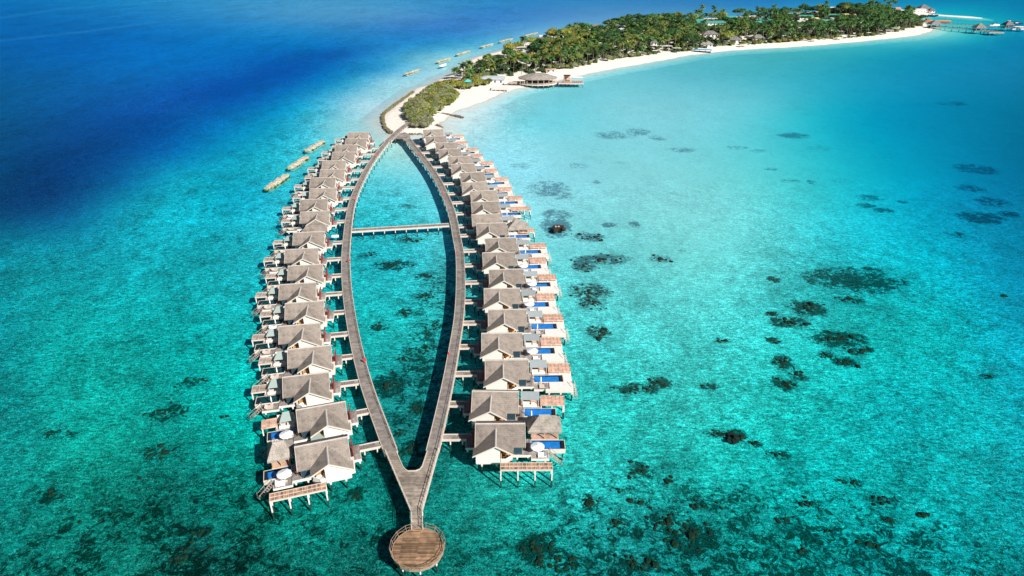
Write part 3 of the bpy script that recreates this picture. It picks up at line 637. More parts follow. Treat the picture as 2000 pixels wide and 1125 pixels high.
NRIGHT, NLEFT = 21, 20
def make_bungalow(o, ang, m, side, idx, roofkind='full', dist=200):
    V = dict(window=True)
    t = empty('water_bungalow', (o[0], o[1], 0), ang)
    P = lambda name, key, fn, mats, parent=t, loc=None: part(name, key, m, fn, mats, parent, loc)
    rf = P('roof', roofkind, b_roof(roofkind), M_roof)
    P('ridge_cap', roofkind, b_ridge(roofkind), M_ridge, rf)
    if roofkind != 'plain': P('barge_board', 0, b_fascia, M_trim, rf)
    wl = P('wall', roofkind, b_wall(roofkind), M_white)
    P('window', 0, b_window, M_glass, wl); P('glass_door', 0, b_glassdoor, M_glass, wl); P('door', 0, b_door, M_brownfab, wl)
    P('floor', roofkind, b_floor(roofkind), M_trim)
    if roofkind != 'plain':
        if side == 'ocean' : P('storage_bay', 0, b_store, M_cream)
        by = P('bath_bay', 0, b_bayfloor, M_terra)
        P('bay_screen', 0, b_bayscreen, M_white, by); P('bay_lining', side, b_bayinner, M_orange, by); P('bathtub', dist, b_tub, M_darkwood if side == 'lagoon' and idx > 18 else M_fabric, by)
    S1 = b_stilt(1.2); S0 = b_stilt(1.0)
    for x, y in ((-4.4, 3.3), (-1.4, 3.3), (1.6, 3.3), (4.4, 3.3), (-4.4, -1.5), (-1.4,-1.5), (1.6, -1.5), (4.4, -1.5)): P('stilt', 's1', S1, M_pile, t, (x, y, 0))
    if roofkind != 'plain':
        for x, y in ((-3.85, -5.8), (-.75, -5.8), (1.5, -4.6)): P('stilt', 's0', S0, M_pile, t, (x, y, 0))
    d1 = P('terrace_deck', 0, b_deck1, M_deck); P('skirting', 0, b_skirt1, M_white, d1)
    d2 = P('sunning_deck', 0, b_deck2, M_deck if not (side == 'ocean' and idx in (18, 17, 13)) else M_terra); P('skirting', 1, b_skirt2, M_white if not (side == 'ocean' and idx in (18, 10)) else M_orange, d2)
    x1 = 14.0 if side == 'lagoon' else 12.2
    for x, y in ((3.6, -3.8), (6.0, -3.8), (9.6, -4.7), (7.2, -2.4), (x1-.6, -2.0), (x1-.6, .3), (10.2, .3)): P('stilt', 's0', S0, M_pile, t, (x, y, 0))
    blue = side == 'lagoon' or idx >= 19
    x1 = 14.0 if side == 'lagoon' else 12.2
    pl = P('plunge_pool', x1, b_shell(x1), M_trim)
    P('overflow_channel', x1, b_channel(x1), M_black, pl)
    P('basin', (x1, blue), b_basin(x1), M_pool if blue else M_greenpool, pl)
    P('pool_water', x1, b_poolwater(x1), M_poolwater, pl)
    last = (side == 'lagoon' and idx == 21) or (side == 'ocean' and idx == 20)
    if not last:
        P('bath_deck', 0, b_bathdeck(10), M_terra if side == 'lagoon' else M_greyperg)
        P('bath_screen', 0, b_bath, M_white)
        if side == 'lagoon':
            cn = P('awning', (5.8, 10.1), b_shade(5.8, 10.1), M_glassroof); xs = (6.0, 9.9)
        else:
            cn = P('awning', (6.5, 9.3), b_tent(6.5, 9.3), M_greenroof); xs = (6.75, 9.1)
        for x in xs:
            for y in (1.25, 3.4): P('post', 'aw', b_post(1.6, 3.6), M_frame, cn, (x, y, 0))
        if side == 'lagoon':
            xe = 16.0 if idx not in (10, 11) else (18.2 if idx == 10 else 13.2)
            pm = M_terra
            pg = P('side_platform', xe, b_perg(10.42, xe, 1.0, 4.4, 2.35), pm)
            P('frame', xe, b_pergframe(10.42, xe, 1.0, 4.4, 2.35, 6), M_terra, pg)
            if idx in (10, 20): px_ = [(10.6, 1.1), (13.1, 1.1), (15.7 if xe == 16 else 15.6, 1.1), (xe-.1, 1.1), (xe-.1, 4.2)]
            else: px_ = [(15.9, 4.2), (13.2, 4.2), (13.2, 1.2), (xe-.1, 1.2)]
        else:
            xe = 13.3; pg = P('side_platform', (xe, idx == 19), b_perg(9.95, xe, 1.5, 4.3, 2.35), M_greyperg if idx < 19 else M_terra)
            P('frame', (xe, idx == 19), b_pergframe(9.95, xe, 1.5, 4.3, 2.35, 2, False), M_frame if idx < 19 else M_terra, pg)
            px_ = [(13.15, 1.6), (13.15, 4.2), (10.1, 1.6)]
        for x, y in px_: P('post', 'pg', b_post(-2.4, 2.28, .13), M_pile, pg, (x, y, 0))
    if side == 'lagoon' and idx not in (10, 11, 12, 20, 21):
        te = P('pool_terrace', 0, b_terrace, M_terr); P('skirting', 2, b_terraceskirt, M_trim, te)
        for x, y in ((15.7, -5.5), (13.0, -5.5), (10.2, -5.5), (15.7, -2), (15.7, 1.5)): P('stilt', 's0', S0, M_pile, t, (x, y, 0))
        P('stair', 1, b_stair(1), M_frame)
    else: P('stair', 0, b_stair(0), M_greyperg)
    P('entry_porch', 0, b_porch, M_deck); P('porch_skirting', 0, b_porchskirt, M_white)
    for x, y in ((-7.1, -1.4), (-7.1, 2.6)): P('stilt', 's0', S0, M_pile, t, (x, y, 0))
    P('red_gate', side, b_redgate, M_red)
    if last:      # the long low screen roof in front of the end bungalow
        pg = P('sun_screen', 0, b_perg(.1, 10.7, -10.0, -8.0, 3.1), M_perg)
        P('frame', 0, b_pergframe(.1, 10.7, -10.0, -8.0, 3.1, 12), M_frame, pg)
        for x in (.15, 3.65, 7.15, 10.6):
            P('post', 'ss', b_post(-2.4, 3.0, .13), M_pile, pg, (x, -9.98, 0))
            P('post', 'ss', b_post(-2.4, 3.0, .13), M_pile, pg, (x, -8.1, 0))
    if side == 'lagoon' and idx == 20: P('awning', 'lo', lambda b: b.box(-4.9, -2.1, -7.2, -6.12, 2.9, 3.02), M_greenroof)
    if side == 'ocean' and idx == 19: P('awning', 'hi', lambda b: b.box(-.4, 2.9, -6.9, -3.9, 2.6, 2.72), M_greenroof)
    return t

ORD = "first second third fourth fifth sixth seventh eighth ninth tenth eleventh twelfth thirteenth fourteenth fifteenth sixteenth seventeenth eighteenth nineteenth twentieth twenty-first".split()
def Z(sc, ox, oy, l): return [((ox+a/sc, oy+b/sc), (ox+c/sc, oy+d/sc)) for a, b, c, d in l]
LEFT = (Z(4.3267,500,240,[(785,78,950,78),(760,133,935,133),(675,185,855,185),(650,245,835,245),(570,318,755,318),(545,392,750,390),(465,463,670,460),(455,555,680,548),(375,648,605,640),(375,752,620,740),(315,925,580,918),(250,1070,520,1055)])
      + Z(4.3275,460,500,[(447,85,735,65),(370,240,680,222),(420,400,745,375),(365,595,715,562),(440,790,805,750),(400,1020,785,980)])
      + Z(3.0825,460,760,[(368,125,655,70),(358,345,670,285)]))
RIGHT = (Z(4.3267,780,230,[(205,100,365,95),(225,158,390,152),(305,212,485,207),(335,268,515,258),(415,328,600,320),(440,392,630,383),(515,465,715,455),(530,548,735,538),(605,620,815,612),(608,712,835,703),(603,818,860,808),(655,893,895,885),(725,1018,985,1010)])
      + Z(4.0167,860,480,[(335,55,580,45),(385,185,645,180),(347,335,620,330),(378,500,670,495),(325,685,640,680),(352,895,690,890)])
      + Z(5.114,800,740,[(630,115,1085,125),(660,445,1150,440)]))
ANG_L = [1,1,1,1,1.5,2,3,4.5,5.5,6.5,6.5,7.5,8,8.5,9.3,10.3,11.3,12,17,17.3]
ANG_R = [7,7,7,8.5,8.5,8.5,8.5,8,7,6.3,5.9,5,4.5,4,3,2.3,2,1.7,1.4,-1.5,.5]
HUTS = []
def local(h, x, y, z=0.0):
    m, a, o = h['m'], h['a'], h['o']; x *= m
    return Vector((o[0] + x*math.cos(a) - y*math.sin(a), o[1] + x*math.sin(a) + y*math.cos(a), z))
for side, L, AN, m in (('ocean', LEFT, ANG_L, -1), ('lagoon', RIGHT, ANG_R, 1)):
    for i, (a, b) in enumerate(L):
        A_, B_ = at(*a, 6.9), at(*b, 6.9); o = ((A_[0]+B_[0])/2, (A_[1]+B_[1])/2); ang = R(AN[i])
        rk = 'plain' if (side, i+1) == ('lagoon', 11) else ('lean' if (side, i+1) == ('ocean', 10) else 'full')
        t = make_bungalow(o, ang, m, side, i+1, rk, side == 'lagoon' and i > 17)
        HUTS.append(dict(m=m, a=ang, o=o, side=side, i=i+1, t=t))
        n = len(L)
        if side == 'ocean':
            lab = {n: 'end bungalow beside the thatched pavilion in the row facing the breakwaters', n-1: 'shingled bungalow with blue pool, just behind the end bungalow of the breakwater row', 10: 'bungalow with an extra lower roof over its gable in the breakwater row'}.get(i+1, f'{ORD[i]} bungalow from the sand spit in the row facing the breakwaters')
        else:
            lab = {n: 'end bungalow with slatted sun screen in the row beside the turquoise lagoon', 11: 'bungalow with a plain unbroken ridge roof behind the brown pavilion, lagoon row', 10: 'bungalow with long posted platform and no white terrace, lagoon row'}.get(i+1, f'{ORD[i]} bungalow from the sand spit in the row beside the open lagoon')
        tag(t, lab, 'bungalow', 'bungalows on stilts facing the breakwaters' if side == 'ocean' else 'bungalows on stilts beside the lagoon')
def where(h):
    if h['side'] == 'ocean': return f"{ORD[h['i']-1]} bungalow from the spit, breakwater row"
    return f"{ORD[h['i']-1]} bungalow from the spit, lagoon row"

# ------------------------------------------------------------------ deck furniture (things standing on the bungalows)
def mk_parasol_open():
    t = empty('parasol'); b = MB(); n = 10; r = 1.5
    c = [(0,0,2.55)] + [(r*math.cos(2*math.pi*i/n), r*math.sin(2*math.pi*i/n), 2.0) for i in range(n)] + [(r*.96*math.cos(2*math.pi*i/n), r*.96*math.sin(2*math.pi*i/n), 1.86) for i in range(n)]
    b.add(c, [(0, 1+i, 1+(i+1) % n) for i in range(n)] + [(1+i, 1+n+i, 1+n+(i+1) % n, 1+(i+1) % n) for i in range(n)])
    b.build('canopy', M_fabric, t, fix=False)
    MB().tube((0,0,0),(0,0,2.65),.035).build('pole', M_frame, t); MB().box(-.3,.3,-.3,.3,.0,.1).build('base', M_trim, t)
    rb = MB()
    for i in range(n): a = 2*math.pi*i/n; rb.tube((0,0,2.46),(r*.97*math.cos(a), r*.97*math.sin(a),1.95),.018,4)
    rb.build('frame', M_frame, t); return t
def mk_parasol_closed():
    t = empty('parasol'); b = MB()
    for z0,z1,r0,r1 in ((.7,1.0,.10,.17),(1.0,2.0,.17,.13),(2.0,2.35,.13,.02)): b.tube((0,0,z0),(0,0,z1),r0,8,r1)
    b.build('canopy', M_fabric, t); MB().tube((0,0,0),(0,0,2.45),.035).build('pole', M_frame, t); MB().box(-.3,.3,-.3,.3,0,.1).build('base', M_trim, t); return t
def mk_lounger(mt, mf):
    t = empty('sun_lounger'); 
    f = MB(); f.box(-.95,.95,-.36,.36,.22,.3)
    f.build('frame', mf, t)
    c = MB(); c.box(-.9,.35,-.33,.33,.3,.4).add([(.35,-.33,.3),(.35,.33,.3),(.95,.33,.72),(.95,-.33,.72),(.35,-.33,.4),(.35,.33,.4),(.95,.33,.84),(.95,-.33,.84)],[(0,1,2,3),(7,6,5,4),(0,4,5,1),(1,5,6,2),(2,6,7,3),(3,7,4,0)])
    c.build('cushion', mt, t)
    for x in (-.8,.8):
        for y in (-.3,.3): MB().box(x-.04,x+.04,y-.04,y+.04,0,.22).build('leg', mf, t)
    return t
def mk_table():
    t = empty('side_table'); MB().tube((0,0,.66),(0,0,.72),.45,12).build('tabletop', M_darkwood, t); MB().tube((0,0,.04),(0,0,.66),.05,6).build('leg', M_darkwood, t); MB().tube((0,0,0),(0,0,.04),.28,10).build('base', M_darkwood, t); return t
def mk_chair():
    t = empty('deck_chair'); MB().box(-.28,.28,-.28,.28,.4,.48).build('seat', M_darkwood, t); MB().box(-.28,.28,.24,.31,.48,1.0).build('backrest', M_darkwood, t)
    for x in (-.24,.24):
        for y in (-.24,.24): MB().box(x-.03,x+.03,y-.03,y+.03,0,.4).build('leg', M_darkwood, t)
    for s in (-1,1): MB().box(s*.28-.03,s*.28+.03,-.25,.25,.62,.67).build('armrest', M_darkwood, t)
    return t
PROTO = {}
def place(kind, mk, loc, rz, label, cat, group):
    if kind not in PROTO:
        PROTO[kind] = mk(); c = PROTO[kind]
    else:
        p = PROTO[kind]; c = p.copy(); COL.objects.link(c)
        for ch in p.children:
            d = ch.copy(); COL.objects.link(d); d.parent = c
    c.location = loc; c.rotation_euler = (0, 0, rz); tag(c, label, cat, group); return c
OPEN_R = {21, 18, 16, 15, 14, 7, 5}; OPEN_L = {20, 19}
for h in HUTS:
    lag = h['side'] == 'lagoon'; op = h['i'] in (OPEN_R if lag else OPEN_L); m = h['m']; wq = where(h)
    skip = (lag and h['i'] == 11)
    if not skip:
        if op: place('po', mk_parasol_open, local(h, 7.9, -3.45, 1.4), h['i']*.7, f'open white parasol on the {wq}', 'parasol', 'open white parasols on the decks')
        else: place('pc', mk_parasol_closed, local(h, 8.3, -2.9 if lag else -2.6, 1.4), 0, f'folded white parasol by the pool of the {wq}', 'parasol', 'folded white parasols on the decks')
    wh = op or (not lag and h['i'] in (15, 8, 9))
    for k, (yy, wd) in enumerate(((-3.75, 'inner'), (-4.5, 'outer'))):
        kind = 'lw' if wh else 'lb'
        place(kind, (lambda: mk_lounger(M_fabric, M_trim)) if wh else (lambda: mk_lounger(M_frame, M_brownfab)), local(h, 8.75 if not wh else 8.9, yy, 1.4), h['a'] + (0 if m > 0 else math.pi),
              f"{'white' if wh else 'brown'} lounger {'nearer' if k == 0 else 'farther from'} the pool, {wq}", 'lounger', f"{'white' if wh else 'brown'} sun loungers on the decks")
    if lag or h['i'] > 12:
        place('tb', mk_table, local(h, 4.6, -2.6, 1.6), 0, f'round dark table on the deck of the {wq}', 'table', 'dark tables on the bungalow decks')
        for s_, wd in ((-1, 'wall'), (1, 'pool')):
            place('ch', mk_chair, local(h, 4.6 + s_*.85, -2.5, 1.6), h['a'] + (-s_*m*math.pi/2), f'dark chair on the {wd} side of the table, {wq}', 'chair', 'dark chairs on the bungalow decks')

# ------------------------------------------------------------------ thatched pavilions beside three bungalows
def hip(b, x0, x1, y0, y1, ze, rx0, rx1, ry, zr, shag=.0, seed=1, t=.35):
    rnd = random.Random(seed); n = 14
    def side(p, q): return [Vector(p).lerp(Vector(q), k/n) for k in range(n)]
    per = side((x0,y0,ze),(x1,y0,ze)) + side((x1,y0,ze),(x1,y1,ze)) + side((x1,y1,ze),(x0,y1,ze)) + side((x0,y1,ze),(x0,y0,ze))
    c = Vector(((x0+x1)/2, (y0+y1)/2, 0)); N = len(per)
    def top(p):
        return Vector((min(max(p.x, rx0), rx1), ry, zr))
    rings = []
    cr = [Vector((c.x + (p.x-c.x)*(.985 if abs(abs(p.x-c.x)-(x1-x0)/2) < .01 and abs(abs(p.y-c.y)-(y1-y0)/2) < .01 else 1), p.y, p.z)) for p in per]
    rings.append([Vector((p.x, p.y, p.z - t - rnd.uniform(0, shag))) for p in cr])
    rings.append([Vector((p.x, p.y, p.z)) for p in cr])
    for k in (.3, .65, 1.0):
        rings.append([p.lerp(top(p), k) + Vector((0, 0, rnd.uniform(-.03, .06) + .12*math.sin(k*math.pi))) * (1 if k < 1 else 0) for p in cr])
    vs = [v for r in rings for v in r]
    b.add(vs, [(k*N+i, k*N+(i+1) % N, (k+1)*N+(i+1) % N, (k+1)*N+i) for k in range(len(rings)-1) for i in range(N)], 0, False)
    b.add([(p.x, p.y, p.z-.05) for p in cr], [tuple(range(N))[::-1]])
def mk_pavilion(h, label, x0=5.95, x1=13.4, y0=.9, y1=6.1, mt=None):
    t = empty('thatched_pavilion', (h['o'][0], h['o'][1], 0), h['a']); m = h['m']
    b = MB(); hip(b, x0, x1, y0, y1, 3.65, (x0+x1)/2-1.1, (x0+x1)/2+1.1, (y0+y1)/2, 6.1, .25, 3); rf = b.build('roof', mt or M_thatch, t, m)
    MB().box((x0+x1)/2-1.2, (x0+x1)/2+1.2, (y0+y1)/2-.2, (y0+y1)/2+.2, 6.03, 6.2).build('ridge_cap', M_ridge, rf, m)
    MB().box(x0+.75, x1-.65, y0-.05, y1-.6, 1.45, 1.63).build('deck', M_terra, t, m)
    MB().box(x0+.75, x1-.65, y0-.2, y0-.05, 1.2, 1.6).build('skirting', M_frame, t, m)
    for x in (x0+1.0, (x0+x1)/2, x1-.9):
        for y in (y0+.15, y1-.9):
            MB().box(m*x-.1, m*x+.1, y-.1, y+.1, 1.63, 3.6).build('post', M_tan, t); MB().box(m*x-.14, m*x+.14, y-.14, y+.14, -2.4, 1.44).build('stilt', M_pile, t)
    MB().box(x0+1.2, x1-1.2, y1-1.3, y1-1.15, 1.63, 2.6).build('bench', M_brownfab, t, m)
    tag(t, label, 'pavilion', 'thatched pavilions over the water'); return t
HR = {(h['side'], h['i']): h for h in HUTS}
mk_pavilion(HR[('lagoon', 21)], 'hipped thatched pavilion with tan posts behind the end pool, lagoon row')
mk_pavilion(HR[('lagoon', 12)], 'brown thatched pavilion standing midway along the lagoon row', x1=14.2)
mk_pavilion(HR[('ocean', 20)], 'hipped thatched pavilion beside the end bungalow facing the breakwaters', x0=6.0, x1=11.2)

# ------------------------------------------------------------------ boardwalks
def smooth(ptsw, step=2.0):
    P = [Vector((x, y, 0)) for x, y in ptsw]
    for _ in range(2):
        Q = [P[0]]
        for a, b in zip(P[:-1], P[1:]): Q += [a.lerp(b, .25), a.lerp(b, .75)]
        Q.append(P[-1]); P = Q
    out = [P[0]]; acc = 0
    for a, b in zip(P[:-1], P[1:]):
        L = (b-a).length
        while acc + L >= step:
            t = (step-acc)/L; a = a.lerp(b, t); out.append(a.copy()); L = (b-a).length; acc = 0
        acc += L
    if (out[-1]-P[-1]).length > .5: out.append(P[-1])
    return out
def normals(P):
    N = []
    for i in range(len(P)):
        d = (P[min(i+1, len(P)-1)] - P[max(i-1, 0)]).normalized(); N.append(Vector((-d.y, d.x, 0)))
    return N
def strip(P, N, o0, o1, z0, z1):
    b = MB(); uv = []; s = 0
    for i, (p, n) in enumerate(zip(P, N)):
        if i: s += (P[i]-P[i-1]).length
        for o, z in ((o0, z0), (o1, z0), (o1, z1), (o0, z1)): q = p+n*o; b.v.append((q.x, q.y, z)); uv.append((s, o))
    for i in range(len(P)-1):
        a = i*4; c = a+4
        for k in range(4): b.f.append((a+k, a+(k+1) % 4, c+(k+1) % 4, c+k)); b.mi.append(0); b.sm.append(False)
    b.f += [(0,3,2,1), tuple(len(b.v)-4+k for k in range(4))]; b.mi += [0,0]; b.sm += [False, False]
    b.uv = uv; return b
ZW = 1.85
def pile_mesh(h): b = MB(); b.tube((0,0,-2.5),(0,0,h),.17,8); return b.mesh('pile', M_pile)
PILE = pile_mesh(ZW-.35)
def rail(P, N, off, every=3.0, h=1.0):
    b = MB()
    q = [p+n*off for p, n in zip(P, N)]
    for a, c in zip(q[:-1], q[1:]): b.bar((a.x,a.y,ZW+h), (c.x,c.y,ZW+h), .07, .06); b.bar((a.x,a.y,ZW+h*.55), (c.x,c.y,ZW+h*.55), .04, .04)
    for k in range(0, len(q), 2): b.box(q[k].x-.05, q[k].x+.05, q[k].y-.05, q[k].y+.05, ZW-.25, ZW+h)
    return b
def boardwalk(name, pxs, width, label, cat, railside=None, mt=None, dk=M_walk, piles=5.2, every=1):
    P = smooth([at(x, y, ZW) for x, y in pxs]); N = normals(P); w = width/2
    t = empty(name, (P[0].x, P[0].y, 0)); O = Vector((P[0].x, P[0].y, 0)); L = [p-O for p in P]
    strip(L, N, -w, w, ZW-.14, ZW).build('deck', dk, t)
    for s in (-1, 1):
        strip(L, N, s*(w+.02) if s > 0 else -w-.16, w+.16 if s > 0 else -w-.02, ZW-.5, ZW+.12).build('edge_beam', M_frame, t)
    if railside:
        for s in railside: rail(L, N, s*(w+.08)).build('railing', M_frame, t)
    acc = 0; cnt = 0
    for i in range(1, len(L)):
        acc += (L[i]-L[i-1]).length
        if acc >= piles:
            acc = 0
            for s in (-1, 1): 
                q = L[i] + N[i]*s*(w-.15); link('pile', PILE, t, (q.x, q.y, 0))
            b = MB(); b.bar(L[i]-N[i]*(w+.1)+Vector((0,0,ZW-.3)), L[i]+N[i]*(w+.1)+Vector((0,0,ZW-.3)), .22, .3); b.build('cross_beam', M_frame, t)
    tag(t, label, cat); return P, t
LC = [(757,276),(741,295),(720,325),(704.5,355),(692,383),(684.5,410),(679.5,448),(677,476),(675,500),(676,540),(678,566),(682,600),(690,648),(701,699),(718.5,763),(743.5,830),(764,885)]
RC = [(797,272),(803,281),(820,302),(840,328),(856.5,354),(869,381),(880,407),(887.5,437),(892,465),(896.5,485),(898.7,500),(900,545),(899.2,590),(895.5,632),(888.5,673),(880.5,720),(870.5,770),(857.5,828),(845,880)]
PL, wl_ = boardwalk('boardwalk', LC, 2.6, 'long curved timber boardwalk serving the bungalow row that faces the breakwaters', 'boardwalk', (1,))
PR, wr_ = boardwalk('boardwalk', RC, 2.6, 'long curved timber boardwalk serving the bungalow row beside the lagoon', 'boardwalk', (1,))
boardwalk('arrival_bridge', [(803,237.5),(795,243),(783,252),(771,263),(757,276)], 3.6, 'short timber bridge from the sand spit to the two boardwalks', 'bridge', (1,), piles=7)
boardwalk('crossing_bridge', [(686,450),(760,445.5),(820,442),(878,438.5)], 2.2, 'straight timber bridge crossing between the two curved boardwalks', 'bridge', None, piles=2.75)
# junction plate at the spit and the forked deck at the outer end
def plate(name, pxs, z, mt, label, cat, thick=.2, beam=True, piles=()):
    W_ = [at(x, y, z) for x, y in pxs]; c = (sum(p[0] for p in W_)/len(W_), sum(p[1] for p in W_)/len(W_)); Lp = [(p[0]-c[0], p[1]-c[1]) for p in W_]
    t = empty(name, (c[0], c[1], 0)); MB().slab(Lp, z-thick, z).build('deck', mt, t)
    b = MB()
    for a, d in zip(Lp, Lp[1:]+Lp[:1]): b.bar((*a, z+.1), (*d, z+.1), .14, .55)
    if beam: b.build('edge_beam', M_frame, t)
    for x, y in piles:
        q = at(x, y, z); link('pile', PILE, t, (q[0]-c[0], q[1]-c[1], 0))
    tag(t, label, cat); return t
plate('junction_deck', [(767,264),(790,258),(800,262),(803,275),(797,279),(785,271),(772,270.5),(765,275),(758,271)], ZW-.02, M_deck, 'small timber deck where the two boardwalks meet at the spit', 'deck', beam=False, piles=[(772,269),(788,271)])
def fork():
    out = [(753.5,884),(803.2,999.8),(804,1034),(826,1034),(824,998),(856.5,881)]
    inn = [(834.7,881),(825,910),(820.5,916.5),(811.9,919.7),(796.6,920.2),(791,917),(786.8,911.5),(773.5,881)]
    W_ = [at(x, y, ZW) for x, y in out+inn]; c = at(812, 940, ZW); Lp = [(p[0]-c[0], p[1]-c[1]) for p in W_]
    t = empty('forked_deck', (c[0], c[1], 0)); MB().slab(Lp, ZW-.2, ZW+.004).build('deck', M_fork, t)
    b = MB(); n = len(out)
    for i in list(range(0, n-1)) + list(range(n, len(Lp)-1)):
        if i == 2: continue
        a, d = Lp[i], Lp[i+1]; b.bar((*a, ZW+.14), (*d, ZW+.14), .16, .6)
    b.build('edge_beam', M_frame, t)
    r = MB()
    def rl(pl):
        for a, d in zip(pl[:-1], pl[1:]):
            a = Vector((*a, 0)); d = Vector((*d, 0)); r.bar(a+Vector((0,0,ZW+1)), d+Vector((0,0,ZW+1)), .08, .07); r.bar(a+Vector((0,0,ZW+.55)), d+Vector((0,0,ZW+.55)), .05, .04)
            k = max(1, int((d-a).length/1.6))
            for i in range(k+1): q = a.lerp(d, i/k); r.box(q.x-.05, q.x+.05, q.y-.05, q.y+.05, ZW, ZW+1)
    rl(Lp[3:6]); rl(Lp[0:3]); r.build('railing', M_frame, t)
    for x, y in ((765,905),(785,950),(803,995),(845,905),(833,950),(824,995),(796,925),(820,925)):
        q = at(x, y, ZW); link('pile', PILE, t, (q[0]-c[0], q[1]-c[1], 0))
    tag(t, 'wedge-shaped timber deck where both boardwalks join before the round platform', 'deck')
fork()
def platform():
    c = at(816.3, 1071, ZW); n = 16; r = 4.55; t = empty('viewing_platform', (c[0], c[1], 0))
    pt = lambda k, rr, z: (rr*math.cos(2*math.pi*(k+.5)/n), rr*math.sin(2*math.pi*(k+.5)/n), z)
    MB().slab([pt(k, r-.02, 0)[:2] for k in range(n)], ZW-.18, ZW+.012).build('deck', M_plat, t)
    b = MB()
    for k in range(n):
        a, d = pt(k, r+.08, ZW+.05), pt(k+1, r+.08, ZW+.05); b.bar(a, d, .14, .55)
    b.build('edge_beam', M_railwood, t)
    rl = MB(); ps = MB(); gap = (3,)   # opening towards the deck
    for k in range(n):
        if k in gap: continue
        a, d = Vector(pt(k, r+.45, ZW+1.1)), Vector(pt(k+1, r+.45, ZW+1.1)); rl.bar(a, d, .07, .05)
        a2, d2 = Vector(pt(k, r+.28, ZW+.6)), Vector(pt(k+1, r+.28, ZW+.6)); rl.bar(a2, d2, .05, .05)
    for k in range(n+1):
        if k % n in () : continue
        a = Vector(pt(k, r+.05, ZW-.1)); d = Vector(pt(k, r+.45, ZW+1.08))
        b2 = MB(); b2.tube(a, d, .045, 5, sm=False)
        if k % 2 == 0:
            b2.tube(Vector(pt(k, r+.45, ZW+1.02)), Vector(pt(k+.9, r+.05, ZW+.05)), .028, 4, sm=False); b2.tube(Vector(pt(k, r+.45, ZW+1.02)), Vector(pt(k-.9, r+.05, ZW+.05)), .028, 4, sm=False)
        if k < n: b2.build('rail_post', M_railwood, t)
    rl.build('handrail', M_railwood, t)
    for k in range(0, n, 2):
        p = pt(k, r-.35, 0); link('pile', PILE, t, (p[0], p[1], 0))
    tag(t, 'round timber viewing platform with slanted railing at the end of the deck', 'platform')
platform()
# footbridges from the boardwalks to every bungalow
def seg_hit(P, a, d):
    best = None
    for p, q in zip(P[:-1], P[1:]):
        e = q-p; den = d.x*e.y - d.y*e.x
        if abs(den) < 1e-6: continue
        w_ = p-a; t = (w_.x*e.y - w_.y*e.x)/den; u = (w_.x*d.y - w_.y*d.x)/den
        if t > 0 and -.2 <= u <= 1.2 and (best is None or t < best): best = t
    return best
FBMESH = {}
for h in HUTS:
    P_ = PL if h['side'] == 'ocean' else PR
    a = local(h, -7.42, 1.6); dv = (local(h, -8.42, 1.6) - a).normalized(); t_ = seg_hit(P_, a, dv)
    if t_ is None or t_ > 25: continue
    Lb = t_ - 1.42; 
    if Lb < .6: continue
    t = empty('footbridge', (a.x, a.y, 0), math.atan2(dv.y, dv.x))
    MB().box(0, Lb, -.8, .8, ZW-.28, ZW-.14).build('deck', M_deck, t)
    b = MB()
    for s in (-1, 1): b.box(0, Lb, s*.8 if s > 0 else -.92, .92 if s > 0 else -.8, ZW-.55, ZW+.06)
    if False:
        for k in range(int(Lb/1.2)+1): b.box(k*1.2, k*1.2+.07, .8, .9, ZW, ZW+.75)
        b.box(0, Lb, .82, .88, ZW+.75, ZW+.82)
    b.build('edge_beam', M_frame, t)
    k = .9
    while k < Lb-.4:
        for s in (-.65, .65): link('pile', PILE, t, (k, s, -.15))
        k += 2.7
    tag(t, f'narrow timber footbridge leading to the {where(h)}', 'footbridge', 'footbridges between boardwalk and bungalows')
# lifebuoys on the boardwalk railings
def mk_buoy():
    t = empty('lifebuoy'); b = MB(); n, k = 12, 6
    vs = [((.28+.08*math.cos(2*math.pi*j/k))*math.cos(2*math.pi*i/n), .1*math.sin(2*math.pi*j/k)-.12, 1.15+(.28+.08*math.cos(2*math.pi*j/k))*math.sin(2*math.pi*i/n)) for i in range(n) for j in range(k)]
    b.add(vs, [(i*k+j, i*k+(j+1) % k, ((i+1) % n)*k+(j+1) % k, ((i+1) % n)*k+j) for i in range(n) for j in range(k)], 0, True); b.build('ring', M_lifebuoy, t)
    MB().box(-.07,.07,-.04,.04,-.1,1.75).box(-.2,.2,-.035,.035,.8,1.6).build('board', M_lifebuoy, t); return t
for k, (x, y, where_) in enumerate([(683,514,'left of the middle lagoon, below the crossing bridge'),(714,710,'on the breakwater-side boardwalk beside the nearer half'),(694.5,392,'on the breakwater-side boardwalk beyond the crossing bridge'),(735,307,'on the breakwater-side boardwalk nearest the sand spit'),(817.5,305,'on the lagoon-side boardwalk nearest the sand spit'),(864.5,380,'on the lagoon-side boardwalk beyond the crossing bridge'),(891.4,499,'on the lagoon-side boardwalk just below the crossing bridge'),(876,698,'on the lagoon-side boardwalk, nearest the forked deck')]):
    q = at(x, y, ZW); place('buoy', mk_buoy, (q[0], q[1], ZW), .3*k, 'red lifebuoy ' + where_.replace('left of', 'beside'), 'lifebuoy', 'red lifebuoys along the boardwalks')
